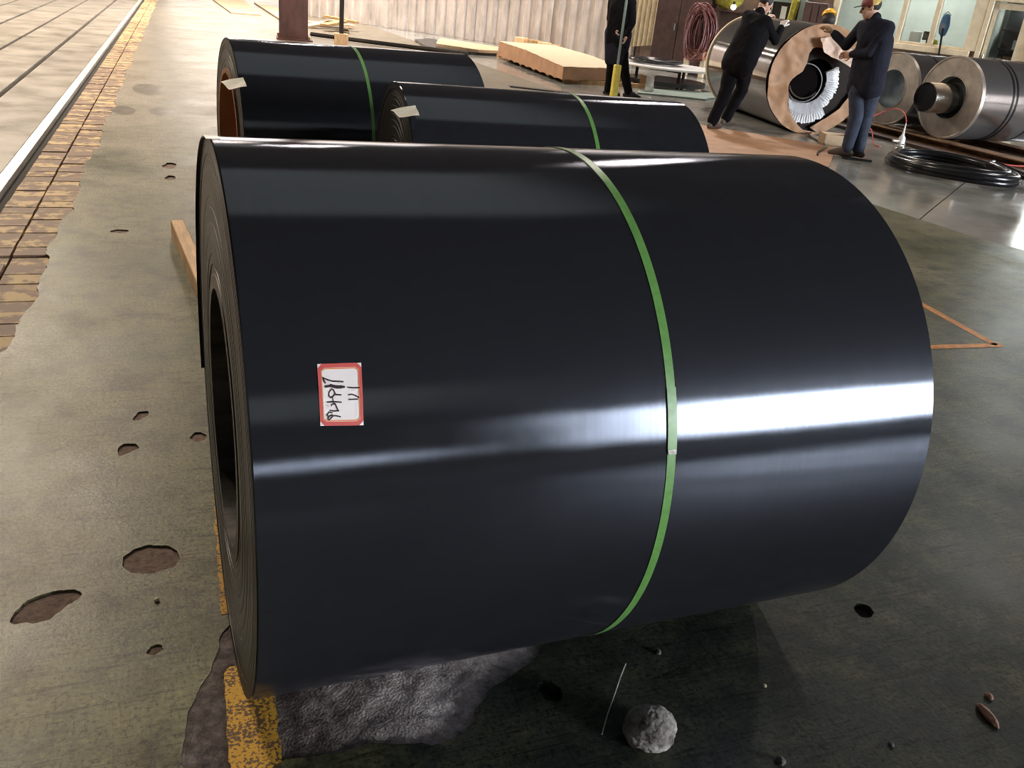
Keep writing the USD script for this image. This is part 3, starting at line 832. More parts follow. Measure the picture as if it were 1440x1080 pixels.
tag(obj('steel_bar', tube([(3.95, 22.4, .06), (5.1, 21.4, .06), (7.0, 20.0, .06)], .05, 6), m_dark, smooth=False), 'long dark bar lying on the floor beyond the farthest coil', 'bar')
# flat dark steel sheets
for i, (pts, z, lb) in enumerate((([(6.45, 21.3), (7.3, 20.6), (8.1, 20.8), (8.6, 22.3), (7.36, 24.2), (6.7, 23.4)], 0, 'lower dark sheet of the flat pair left of the carton stack'),
                                  ([(6.75, 21.6), (7.5, 20.6), (8.2, 20.9), (8.5, 22.2), (7.5, 23.8)], .06, 'upper pale sheet of the flat pair left of the carton stack'))):
    tag(obj('steel_sheet', prism(ragged(pts, .02, .2, i), z, z + .06), m_blacksheet if i == 0 else m_card, smooth=False), lb, 'sheet')
tag(obj('steel_sheet', prism(Polygon([(5.933, 14.762), (5.90, 14.6), (6.80, 14.1), (6.837, 14.251)]), 0, .02), m_blacksheet, smooth=False), 'narrow dark strip on the floor beyond the middle coil', 'sheet')
# kraft-wrapped stack on bearers
t = thing('wrapped_stack', 'long low stack wrapped in brown kraft paper with a pale top board', 'stack')
base = np.array([(7.33, 15.63), (8.85, 16.05), (9.25, 20.4), (7.76, 20.2)])
n = 24
top, bot = [], []
outline = Polygon(base).exterior
pts = np.array([outline.interpolate(i / 80, normalized=True).coords[0] for i in range(80)])
zt = np.array([.30 + .07 * min(1, max(0, (y - 15.8) / 2.2)) + .008 * math.sin(i * 1.3) for i, (x, y) in enumerate(pts)])
V = np.vstack([np.c_[pts, np.full(80, .07) + .015 * np.sin(np.arange(80) * 2.1)], np.c_[pts * .998 + np.array(pts.mean(0)) * .002, zt]])
F = [(i, (i + 1) % 80, 80 + (i + 1) % 80, 80 + i) for i in range(80)]
m = trimesh.Trimesh(*meshkit.arrays((V, np.array(F)))[:2], process=False)
if m.face_normals[0] @ np.array([m.triangles_center[0][0] - pts[:, 0].mean(), m.triangles_center[0][1] - pts[:, 1].mean(), 0]) < 0:
    m.invert()
obj('paper_wrap', m, m_kraft, t, smooth=40)
tv, tf = trimesh.creation.triangulate_polygon(Polygon(pts), engine='earcut')
ztop = np.array([.302 + .07 * min(1, max(0, (y - 15.8) / 2.2)) for x, y in tv])
obj('top_board', (np.c_[tv, ztop], tf), m_paperwhite, t, smooth=False, label='pale cream top board')
for i in range(6):
    y = 15.8 + i * .92
    obj('bearer', bx(7.45 + .09 * (y - 15.6), 9.1 + .08 * (y - 16), y, y + .12, 0, .07), m_wood2, t, smooth=False)
cols = [m_yelpaint, m_dark, m_pine, m_dark]
for i, s in enumerate((8.55, 8.98, 9.30, 9.62)):
    tag(obj('wood_block', wbox(s, s + .29, .35, .6, 0, .30 - .02 * i, .01), [m_pine, m_wood2, m_pine, m_wood2][i], smooth=False),
        ['pale timber block leftmost at the foot of the corrugated sheets', 'dark timber block next to the leftmost pale one', 'orange timber block third from left under the sheets', 'dark brown timber block rightmost under the sheets'][i], 'timber block')

# ------------------------------------------------------------------ the wrapped silver coil
AXW = 1.347
t = thing('silver_coil', 'large silver steel coil with brown paper over its near end', 'steel coil', (9.187, 10.999, .751), AXW)
RW, LW, rW = .751, 2.467, .27
obj('outer_wrap', lathe([(0, RW - .004), (.004, RW), (LW - .004, RW), (LW, RW - .004)], 160), m_silver, t, smooth=30)
obj('end_face', lathe([(0.0, .29), (0.0, RW - .004)], 96), m_hole2, t, smooth=30)
obj('end_face', lathe([(LW, RW - .004), (LW, .29)], 96), m_endcap, t, smooth=30)
obj('bore', lathe([(LW, .29), (0, .29)], 64), m_black, t, smooth=30)
obj('far_edge_ring', lathe([(LW - .05, RW), (LW - .05, RW + .02), (LW + .01, RW + .02), (LW + .01, RW - .1)], 96), m_paperwhite, t, smooth=30, label='cream ring round the far edge')
# local face coordinates: e to the right as seen (local -y), z up; face towards local -x


def facepts(p, off):
    p = np.asarray(p, float)
    return np.c_[-off, -p[:, 0], p[:, 1]] if np.ndim(off) else np.c_[np.full(len(p), -off), -p[:, 0], p[:, 1]]


arc = [(RW * 1.012 * math.cos(a), RW * 1.012 * math.sin(a)) for a in np.radians(np.arange(48, 292, 4))]
inner = [(-.06, -.70), (-.20, -.606), (-.288, -.514), (-.348, -.401), (-.395, -.249), (-.438, -.117), (-.424, -.04), (-.355, .033), (-.266, .107), (-.231, .223), (-.231, .354), (-.179, .443), (-.007, .439), (.225, .36), (.40, .42)]
pp = Polygon(arc + inner).buffer(0)
arc2 = [(RW * 1.012 * math.cos(a), RW * 1.012 * math.sin(a)) for a in np.radians(np.arange(285, 352, 4))]
pp2 = Polygon(arc2 + [(.60, -.10), (.45, -.36), (.28, -.50), (.05, -.66)]).buffer(0)


def crumpled(poly, off, amp, seed, mat, parent, name, scale=3.2, grid=.028, label=None):
    x0, y0, x1, y1 = poly.bounds
    gx, gy = np.meshgrid(np.arange(x0, x1 + grid, grid), np.arange(y0, y1 + grid, grid), indexing='ij')
    P = np.stack([gx.ravel(), gy.ravel()], -1)
    d = off + amp * (1 - np.abs(2 * meshkit.fbm(np.c_[P * scale, np.zeros(len(P))], 3, seed) - 1)) + .3 * amp * meshkit.fbm(np.c_[P * scale * 3, np.zeros(len(P))], 2, seed + 3)
    nx, ny = gx.shape
    F = np.array([(i * ny + j, (i + 1) * ny + j, (i + 1) * ny + j + 1, i * ny + j + 1) for i in range(nx - 1) for j in range(ny - 1)])
    c = P[F].mean(1)
    # pull border vertices to the outline
    keep = F[shapely.contains_xy(poly.buffer(grid * .5), c[:, 0], c[:, 1])]
    out = ~shapely.contains_xy(poly, P[:, 0], P[:, 1])
    for k in np.unique(keep):
        if out[k]:
            q = poly.exterior.interpolate(poly.exterior.project(Point(P[k]))).coords[0]
            P[k] = q
    V = facepts(P, d)
    nv = len(V)
    V2 = np.vstack([V, V + [.003, 0, 0]])
    return obj(name, (V2, np.vstack([keep[:, ::-1], keep + nv])), mat, parent, smooth=25, label=label)


crumpled(pp, .012, .085, 4, m_kraft, t, 'end_paper', 2.6, label='crumpled brown kraft paper over the end')
crumpled(pp2, .012, .05, 9, m_kraft, t, 'end_paper', 2.6)
lobe = Polygon([(-.16, .56), (.056, .60), (.163, .50), (.317, .46), (.464, .41), (.49, .18), (.36, .25), (.20, .31), (.06, .345), (-.06, .40)]).buffer(.01)
crumpled(lobe, .13, .09, 14, m_kraft_light, t, 'paper_flap', 5, .022, label='pale inside of the paper flap being pulled out')
# pleated white film round the bore
V, F = [], []
n = 90
for i in range(n + 1):
    a = math.radians(-160 + 190 * i / n)
    ri, ro = .30, .49 + .10 * math.sin(math.radians(i * 2)) * (i < n * .6) + .01 * rng.normal()
    off = .05 + .02 * (1 if i % 2 else -1) + .004 * rng.normal()
    cx, cy = -.13, -.03
    V += [(-off + .03, -(cx + ri * math.cos(a)), cy + ri * math.sin(a)), (-off, -(cx + .5 * (ri + ro) * math.cos(a)), cy + .5 * (ri + ro) * math.sin(a)), (-.02 - .012 * (i % 2), -(cx + ro * math.cos(a)), cy + ro * math.sin(a))]
for i in range(n):
    for j in range(2):
        F.append((i * 3 + j, i * 3 + j + 1, i * 3 + j + 4, i * 3 + j + 3))
obj('pleated_film', (np.array(V), np.array(F)), m_film, t, smooth=False, label='pleated white film spread round the bore')
bore_ring = lathe([(-.06, .255), (-.06, .272), (.05, .272)], 48)
obj('bore_ring', mv(bore_ring, 0, .18, -.05), m_black, t, smooth=30, label='dark ring in the mouth of the bore')
obj('bore_shade_disc', mv(lathe([(-.02, .0), (-.02, .255)], 48), 0, .18, -.05), m_hole, t, smooth=30)  # flat black disc standing in for the shade inside the bore
obj('bore_bead', mv(tube([(-.07, -.24 * math.cos(a), .24 * math.sin(a)) for a in np.radians(np.arange(200, 330, 6))], .012, 6), 0, .18, -.02), m_chrome, t)

# ------------------------------------------------------------------ the two silver coils on skids


def plain_coil(label, c, R, r, L, bands):
    t = thing('silver_coil', label, 'steel coil', c)
    obj('outer_wrap', lathe([(.02, R - .012), (.05, R - .008), (.05, R - .02), (.06, R - .006), (L - .02, R - .006), (L, R - .012)], 128), m_silverx, t, smooth=30)
    obj('end_cap', cat_(lathe([(-.008, r), (-.008, r + .012), (0, r + .02), (0, R - .03), (-.012, R - .02), (-.012, R), (.05, R)], 128)), m_endcap, t, smooth=30, label='pale dented metal ring over the near end')
    obj('end_face', lathe([(L, R - .012), (L, r)], 64), m_face, t, smooth=30)
    obj('bore', lathe([(L, r), (-.008, r)], 64), m_blueish, t, smooth=30)
    for x in bands:
        obj('steel_band', band(R - .005, x - .016, x + .016, 0, 2 * math.pi, 96, .004), m_black, t, smooth=30)
    return t


tA = plain_coil('silver steel coil with an empty grey bore behind the man in blue', (11.212, 11.587, .656), .556, .29, 1.4, (.5, 1.0))
obj('bore_back', lathe([(.30, 0), (.30, .289)], 48), m_blueish, tA, smooth=30)
tB = plain_coil('silver steel coil at the right edge with a core tube sticking out', (11.204, 10.395, .687), .587, .30, 1.7, (.62, .70, 1.2))
obj('bore_back', lathe([(.12, .21), (.12, .299)], 48), m_dark, tB, smooth=30)
core = cat_(lathe([(-.44, .205), (-.44, .215), (.3, .215)], 64), lathe([(.3, .205), (-.44, .205)], 64))
obj('core_tube', mv(core, 0, .03, -.02), m_chrome, tB, smooth=30, label='bright protruding core tube')
obj('core_shade_disc', mv(lathe([(-.40, 0), (-.40, .206)], 48), 0, .03, -.02), m_black, tB, smooth=30, label='black disc standing in for shade inside the core tube')  # black disc paints in the dark of the hollow tube end
for i, (x0, x1, lb) in enumerate(((10.95, 11.25, 'near brown rusty beam under the two silver coils'), (12.15, 12.4, 'far brown rusty beam under the two silver coils'))):
    tg = thing('skid_beam', lb, 'beam')
    obj('top_flange', bx(x0, x1, 6.5, 13.1, .085, .10), m_rust, tg, smooth=False)
    obj('web', bx((x0 + x1) / 2 - .015, (x0 + x1) / 2 + .015, 6.5, 13.1, .015, .085), m_rust, tg, smooth=False)
    obj('bottom_flange', bx(x0, x1, 6.5, 13.1, 0, .015), m_rust, tg, smooth=False)
tag(obj('steel_channel', bx(10.42, 10.62, 6.5, 12.6, 0, .05, .006), m_brownmetal, smooth=False), 'low dark steel channel along the front of the skid beams', 'channel')

# hose coil on the floor
pts = []
for i in range(4 * 60 + 1):
    a = i / 60 * 2 * math.pi
    k = 1 - .11 * (i / 60 % 2) + .03 * math.sin(i * .13)
    pts.append((9.17 + .66 * k * math.cos(a), 8.16 + .86 * k * math.sin(a), .04 + .028 * (i / 60) + .012 * math.sin(i * .21)))
t = thing('black_hose', 'thick black hose coiled on the shiny floor at right', 'hose')
obj('hose', tube(pts, .042, 10), m_black, t, smooth=60)
obj('hose_end', tube([pts[-1], (9.9, 7.6, .06), (10.1, 6.9, .04), (10.2, 6.2, .04)], .04, 8), m_black, t, smooth=60)
tag(obj('black_strip', prism(Polygon([(8.20, 9.0), (8.22, 8.93), (8.50, 8.79), (8.52, 8.86)]), 0, .025), m_black, smooth=False), 'black rubber strip on the floor left of the hose', 'strip')
# white spray bottle and its cables
t = thing('spray_bottle', 'small white bottle with a thin nozzle before the grey-bored coil', 'bottle', (9.97, 9.86, 0))
obj('jar', lathe([(0, 0), (0, .07), (.015, .075), (.07, .075), (.085, .06)], 20, 'z'), m_glass, t)
obj('body', lathe([(.05, .0), (.05, .055), (.16, .045), (.20, .018), (.24, .014)], 20, 'z'), m_film, t)
obj('nozzle', lathe([(.24, .014), (.36, .007), (.36, 0)], 12, 'z'), m_film, t)
obj('lever', bx(-.16, -.03, -.015, .015, .10, .13, .006), m_endcap, t, smooth=False)
wire = [(9.97, 9.86, .36), (10.0, 9.95, .46), (10.1, 10.2, .50), (10.25, 10.6, .42), (10.1, 10.7, .30), (9.86, 10.35, .16), (9.75, 10.15, .04), (9.7, 9.95, .015)]
from scipy.interpolate import splprep, splev


def curve(p, n=60):
    tck, _ = splprep(np.array(p, float).T, s=0, k=min(3, len(p) - 1))
    return np.array(splev(np.linspace(0, 1, n), tck)).T


tag(obj('red_cable', tube(curve(wire), .008, 6), m_red, smooth=60), 'thin red cable looping over the white bottle', 'cable')
tag(obj('red_cable', tube(curve([(10.9, 8.4, .115), (10.65, 8.45, .075), (10.38, 8.55, .07), (10.1, 8.4, .015)]), .01, 6), m_red, smooth=60), 'short red cable lying against the skid beam', 'cable')
tag(obj('cable', tube(curve([(9.55, 11.0, .03), (9.0, 10.6, .012), (8.75, 10.0, .012), (8.35, 9.55, .02), (7.9, 9.1, .015)]), .012, 6), m_black, smooth=60), 'thin dark cable across the paper under the wrapped coil', 'cable')
t = thing('cardboard_box', 'small open cardboard box on the floor behind the man in blue', 'box', (8.98, 10.05, 0), -.4)
for a in ((-.2, .2, -.15, -.143), (-.2, .2, .143, .15), (-.2, -.193, -.15, .15), (.193, .2, -.15, .15)):
    obj('side', bx(*a, 0, .14), m_card, t, smooth=False)
obj('bottom', bx(-.2, .2, -.15, .15, 0, .006), m_card, t, smooth=False)
obj('lining', bx(-.19, .19, -.14, .14, .05, .11, .02), m_film, t, smooth=False)
# kraft sheet on the floor
gx, gy = np.meshgrid(np.linspace(0, 1, 40), np.linspace(0, 1, 40), indexing='ij')
c = [np.array(q) for q in ((7.35, 11.6), (6.1, 9.1), (7.5, 8.4), (8.75, 9.75))]
P = (1 - gx[..., None]) * (1 - gy[..., None]) * c[0] + gx[..., None] * (1 - gy[..., None]) * c[1] + gx[..., None] * gy[..., None] * c[2] + (1 - gx[..., None]) * gy[..., None] * c[3]
z = .006 + .03 * np.maximum(0, meshkit.fbm(np.c_[P.reshape(-1, 2) * 1.3, np.zeros(1600)], 3, 8) - .52)
F = [(i * 40 + j, (i + 1) * 40 + j, (i + 1) * 40 + j + 1, i * 40 + j + 1) for i in range(39) for j in range(39)]
tag(obj('paper_sheet', (np.c_[P.reshape(-1, 2), z], np.array(F)), m_kraft, smooth=True), 'large brown paper sheet spread on the floor between the two men', 'paper')

# ------------------------------------------------------------------ along the partition
t = thing('hanging_cloth', 'cream tarpaulin hanging at the end of the corrugated sheets', 'tarpaulin')
ns, nz = 40, 14
V = []
for i in range(ns + 1):
    for j in range(nz + 1):
        s = 11.78 + .72 * i / ns
        z = .42 + 2.4 * j / nz + (.12 * (i / ns) if j == 0 else 0)
        V.append((s, .22 + .05 * math.sin(i * .9) * (1.1 - .5 * j / nz), z))
F = [(i * (nz + 1) + j, (i + 1) * (nz + 1) + j, (i + 1) * (nz + 1) + j + 1, i * (nz + 1) + j + 1) for i in range(ns) for j in range(nz)]
obj('cloth', (W(V), np.array(F)), m_tarp, t, smooth=True)
obj('rail', wmesh(tube([(11.7, .22, 2.83), (12.6, .22, 2.83)], .02, 8)), m_brownmetal, t)
t = thing('steel_cabinet', 'dark brown steel cabinet behind the cable bundle', 'cabinet')
obj('body', wbox(12.58, 13.9, .1, .55, .02, 2.0, .01), m_brownmetal, t, smooth=False)
obj('door', wbox(12.60, 13.19, .55, .57, .06, 1.96, .006), m_brownmetal, t, smooth=False)
obj('door', wbox(13.21, 13.87, .55, .57, .06, 1.96, .006), m_brownmetal, t, smooth=False)
obj('handle', wbox(13.12, 13.15, .57, .60, .95, 1.1), m_greypaint, t, smooth=False)
obj('plinth', wbox(12.58, 13.9, .1, .5, 0, .02), m_dark, t, smooth=False)
# cable bundle on a stand
t = thing('cable_bundle', 'bundle of maroon cable hung in loops on a stand', 'cable', (12.31, 19.0, 0), -.98)
g = np.random.default_rng(21)
for i in range(46):
    a = np.linspace(0, 2 * np.pi, 48, endpoint=False)
    w, hh = .26 + .08 * g.normal(), .48 + .09 * g.normal()
    ph = g.uniform(0, 6.28)
    d = .10 * g.normal()
    x = w * np.sin(a) * (1 + .05 * np.sin(3 * a + ph)) + .04 * g.normal()
    zz = .98 + hh * np.cos(a) + .03 * g.normal()
    obj('loop', tube(np.c_[x, d + .04 * np.sin(2 * a + ph), zz], .016, 6, True), m_maroon, t, smooth=60)
obj('wrap', bx(-.22, .24, -.12, .12, .38, .62, .05), m_fibre, t, smooth=False)
for sx in (-.24, .18):
    obj('stand_leg', bx(sx - .06, sx + .06, -.06, .06, 0, .40, .008), m_cream, t, smooth=False)
obj('stand_post', bx(-.05, .05, .14, .20, 0, 1.7), m_brownmetal, t, smooth=False)
obj('stand_arm', bx(-.04, .04, -.16, .2, 1.46, 1.52), m_brownmetal, t, smooth=False)
# low round white board with a coil of black strip on it
t = thing('round_table', 'low round white table below the cable bundle', 'table', (9.95, 16.35, 0))
obj('top', lathe([(.36, 0), (.36, .86), (.375, .88), (.40, .88), (.41, .86), (.41, 0)], 64, 'z'), m_film, t)
for i in range(3):
    a = i * 2.1 + .4
    obj('leg', mv(trimesh.creation.cylinder(.03, .36, sections=10), .6 * math.cos(a), .6 * math.sin(a), .18), m_dark, t)
obj('shelf', lathe([(.06, 0), (.06, .8), (.14, .8), (.14, 0)], 48, 'z'), m_blacksheet, t)
pts = [(9.72 + (.30 + .010 * i / 12) * math.cos(i / 12), 16.5 + (.30 + .010 * i / 12) * math.sin(i / 12), .44 + .01 * (i / 75)) for i in range(12 * 25)]
tag(obj('strip_coil', tube(pts, .03, 8), m_black, smooth=60), 'coil of black strip lying on the round white table', 'strip coil')
tag(obj('grey_sheet', prism(ragged([(8.45, 14.75), (9.6, 14.3), (10.9, 15.4), (9.9, 15.6), (8.9, 15.5)], .03, .3, 5), 0, .03), m_greypaint, smooth=False), 'grey sheet metal on the floor before the round table', 'sheet')
tag(obj('steel_offcut', prism(ragged([(8.72, 14.95), (8.95, 15.0), (9.0, 15.35), (8.75, 15.3)], .02, .2, 6), .032, .30), m_chrome, smooth=False), 'bright folded offcut beside the round white table', 'offcut')
# things along the office wall
t = thing('wall_frame', 'grey-green framed board on the wall behind the leaning man', 'notice board')
obj('board', wbox(15.22, 15.78, .02, .05, 1.2, 1.90), m_dark, t, smooth=False)
for a in ((15.18, 15.25, 1.16, 1.94), (15.75, 15.82, 1.16, 1.94), (15.18, 15.82, 1.16, 1.23), (15.18, 15.82, 1.80, 1.94)):
    obj('frame', wbox(a[0], a[1], .02, .09, a[2], a[3], .006), m_greypaint, t, smooth=False)
obj('sheet', wbox(15.45, 15.58, .05, .056, 1.30, 1.72), m_mint, t, smooth=False)
t = thing('dark_cupboard', 'dark wooden cupboard left of the office windows', 'cupboard')
obj('body', wbox(16.08, 16.60, .02, .40, 0, 1.86, .01), m_brownmetal, t, smooth=False)
for k2 in range(3):
    obj('slat', wbox(16.12 + .155 * k2, 16.25 + .155 * k2, .40, .415, .1, 1.8), m_brownmetal, t, smooth=False)
tag(obj('green_post', wbox(15.88, 16.02, .02, .14, 0, 3.0, .01), m_greypaint, smooth=False), 'grey-green post beside the dark cupboard', 'post')
tag(obj('hanging_bag', wmesh(mv(rot(bx(-.09, .09, -.05, .05, -.4, .4, .04), .06, (0, 1, 0)), 15.77, .15, 1.65)), m_green, smooth=False), 'yellow-brown bag hanging beside the framed board', 'bag')
mm = trimesh.creation.icosphere(3, 1.0)
mm.vertices = mm.vertices * (1 + .3 * (meshkit.fbm(mm.vertices * 2.2, 3, 4)[:, None] - .5)) * [.34, .16, .22]
tag(obj('net_bundle', wmesh(mv(mm, 14.27, .30, 1.74)), m_green, smooth=30), 'yellow-green bundle of netting on the shelf behind the leaning man', 'net')
tag(obj('wall_shelf', wbox(13.95, 14.9, .0, .45, 1.48, 1.53), m_brownmetal, smooth=False), 'dark shelf under the yellow-green net bundle', 'shelf')
t = thing('bulb_lamp', 'small round lit lamp behind the leaning man', 'lamp')
obj('globe', wmesh(mv(trimesh.creation.icosphere(3, .065), 14.48, .50, 1.59)), e_bulb, t)
obj('socket', wmesh(mv(trimesh.creation.cylinder(.03, .06, sections=12), 14.48, .50, 1.68)), m_dark, t)
tag(obj('cream_pillar', wbox(14.98, 15.15, .0, .10, 0, 3.0, .01), m_cream, smooth=False), 'pale pillar behind the leaning man', 'pillar')
# inside the office
t = thing('monitor', 'black monitor on the desk inside the office window', 'monitor')
obj('screen', wbox(18.40, 18.62, -1.05, -1.0, 1.34, 1.52, .01), m_black, t, smooth=False)
obj('stand', wbox(18.49, 18.53, -1.05, -1.02, 1.20, 1.36), m_black, t, smooth=False)
obj('foot', wbox(18.42, 18.60, -1.12, -.96, 1.19, 1.20), m_black, t, smooth=False)
t = thing('office_desk', 'dark desk below the office window', 'desk')
obj('top', wbox(16.8, 19.4, -1.4, -.5, 1.14, 1.19, .008), m_blacksheet, t, smooth=False)
for s, d in ((16.9, -1.3), (19.3, -1.3), (16.9, -.6), (19.3, -.6)):
    obj('leg', wbox(s - .03, s + .03, d - .03, d + .03, 0, 1.14), m_dark, t, smooth=False)
tag(obj('white_carton', wbox(18.16, 18.38, -1.0, -.8, 1.19, 1.50, .01), m_film, smooth=False), 'white carton beside the black monitor in the office', 'carton')
mm = trimesh.creation.icosphere(3, 1.0)
mm.vertices = mm.vertices * (1 + .35 * (meshkit.fbm(mm.vertices * 1.8, 3, 9)[:, None] - .5)) * [.10, .07, .24]
t = thing('blue_jacket', 'light blue jacket hanging inside the office window', 'jacket')
obj('body', wmesh(mv(mm, 18.88, -.5, 1.68)), m_coat, t)
obj('hanger', wmesh(tube([(18.80, -.5, 1.88), (18.88, -.5, 1.95), (18.96, -.5, 1.88)], .008, 6)), m_dark, t)
mm = trimesh.creation.icosphere(3, 1.0)
mm.vertices = mm.vertices * (1 + .3 * (meshkit.fbm(mm.vertices * 2.4, 3, 19)[:, None] - .5)) * [.075, .05, .10]
tag(obj('yellow_bag', wmesh(mv(mm, 18.76, -.52, 1.285)), m_bag), 'yellow plastic bag on the office window desk', 'bag')
tag(obj('black_pole', wmesh(tube([(18.98, .12, 1.62), (19.05, .12, 1.0), (19.10, .12, 0)], .02, 8)), m_black), 'short black pole standing before the office window', 'pole')
t = thing('office_shelf', 'dark shelf with pale things seen through the door glass', 'shelf')
obj('back', wbox(19.8, 21.1, -2.6, -2.55, 0, 2.4), m_blacksheet, t, smooth=False)
for z in (.9, 1.3, 1.7):
    obj('board', wbox(19.8, 21.1, -2.55, -2.2, z, z + .03), m_brownmetal, t, smooth=False)
for i, (s, z, w, h_, mt, lb) in enumerate(((20.15, 1.33, .16, .2, m_film, 'white box on the middle office shelf'), (20.45, 1.33, .1, .14, m_green, 'olive box on the middle office shelf'), (20.3, 1.73, .3, .12, m_mint, 'pale green tray on the top office shelf'), (20.05, .93, .2, .25, m_kraft, 'brown carton on the lowest office shelf'), (20.55, .93, .18, .22, m_greypaint, 'grey box on the lowest office shelf'))):
    tag(obj('shelf_box', wbox(s - w / 2, s + w / 2, -2.5, -2.25, z, z + h_, .008), mt, smooth=False), lb, 'box')

# ------------------------------------------------------------------ people


def sph(p, r):
    return m3.Manifold.sphere(r, 20).translate([float(x) for x in p])


def bone(p0, r0_, p1, r1):
    return m3.Manifold.batch_hull([sph(p0, r0_), sph(p1, r1)])


def ell(c, rad, R=None, n=20):
    m = m3.Manifold.sphere(1.0, n).scale([float(x) for x in rad])
    M_ = np.eye(3) if R is None else R
    return m.transform(np.c_[M_, np.asarray(c, float)])


def melt(parts, length=.02, it=8):
    m = m3.Manifold.batch_boolean(parts, m3.OpType.Add).refine_to_length(length)
    v, f, _ = meshkit.arrays(m)
    t = trimesh.Trimesh(v, f, process=False)
    trimesh.smoothing.filter_taubin(t, lamb=.5, nu=.52, iterations=it)
    return t


def unit(v):
    v = np.asarray(v, float)
    return v / np.linalg.norm(v)


def hand_parts(wrist, elbow, palm_n, curl=.5, s=1.0, side=1):
    """Palm, four fingers and a thumb. The hand goes on from the forearm; palm_n is the palm's facing."""
    d = unit(np.array(wrist) - np.array(elbow))
    n = unit(np.array(palm_n) - d * np.dot(palm_n, d))
    w = np.cross(d, n) * side
    wrist = np.array(wrist, float)
    out = [m3.Manifold.batch_hull([sph(wrist, .026 * s), sph(wrist + d * .085 * s + w * .034 * s, .013 * s), sph(wrist + d * .09 * s - w * .034 * s, .012 * s), sph(wrist + d * .03 * s + w * .025 * s, .016 * s)])]
    for i, L in enumerate((.075, .085, .08, .062)):
        b = wrist + d * .085 * s + w * (.030 - .02 * i) * s
        c = curl * (1 + .12 * i)
        p = [b]
        for k, frac in enumerate((.45, .32, .23)):
            a = c * (k + .6)
            p.append(p[-1] + (d * math.cos(a) + n * math.sin(a)) * L * frac * s)
        for a, b_, ra, rb in zip(p[:-1], p[1:], (.0098, .009, .0082), (.009, .0082, .007)):
            out.append(bone(a, ra * s, b_, rb * s))
    tb = wrist + d * .028 * s + w * .026 * s
    t1 = tb + (d * .6 + w * .7 + n * .35) * .036 * s
    t2 = t1 + (d * .85 + w * .25 + n * .45) * .030 * s
    out += [bone(tb, .0125 * s, t1, .0105 * s), bone(t1, .0105 * s, t2, .0085 * s)]
    return out


def head_parts(c, fwd, upv, s=1.0):
    f, u = unit(fwd), None
    u = unit(np.array(upv) - f * np.dot(upv, f))
    r = np.cross(f, u)
    R = np.c_[r, f, u]
    P = lambda a, b, d: np.array(c) + s * (r * a + f * b + u * d)
    parts = [ell(P(0, -.012, .028), np.array([.074, .094, .088]) * s, R), m3.Manifold.batch_hull([ell(P(0, .03, -.01), np.array([.060, .062, .05]) * s, R), ell(P(0, .045, -.085), np.array([.028, .03, .022]) * s, R), ell(P(0, -.03, -.03), np.array([.06, .05, .05]) * s, R)])]
    nose = m3.Manifold.batch_hull([sph(P(0, .088, .018), .007 * s), sph(P(0, .108, -.022), .011 * s), sph(P(.014, .088, -.028), .008 * s), sph(P(-.014, .088, -.028), .008 * s)])
    brow = bone(P(-.035, .080, .030), .011 * s, P(.035, .080, .030), .011 * s)
    lips = bone(P(-.020, .078, -.056), .008 * s, P(.020, .078, -.056), .008 * s)
    ears = [m3.Manifold.batch_hull([ell(P(q * .074, -.012, .006), np.array([.009, .018, .030]) * s, R), ell(P(q * .082, -.02, .016), np.array([.006, .014, .018]) * s, R)]) for q in (-1, 1)]
    eyes = [P(q * .030, .080, .012) for q in (-1, 1)]
    return parts + [nose, brow, lips] + ears, eyes, P, R


def helmet(P, R, s=1.0, low=.045):
    dome = ell(P(0, -.012, .055), np.array([.098, .118, .098]) * s, R, 32)
    cut = m3.Manifold.cube([1, 1, 1], True).scale([.5, .5, .3]).transform(np.c_[R, P(0, 0, low - .15)])
    return dome - cut


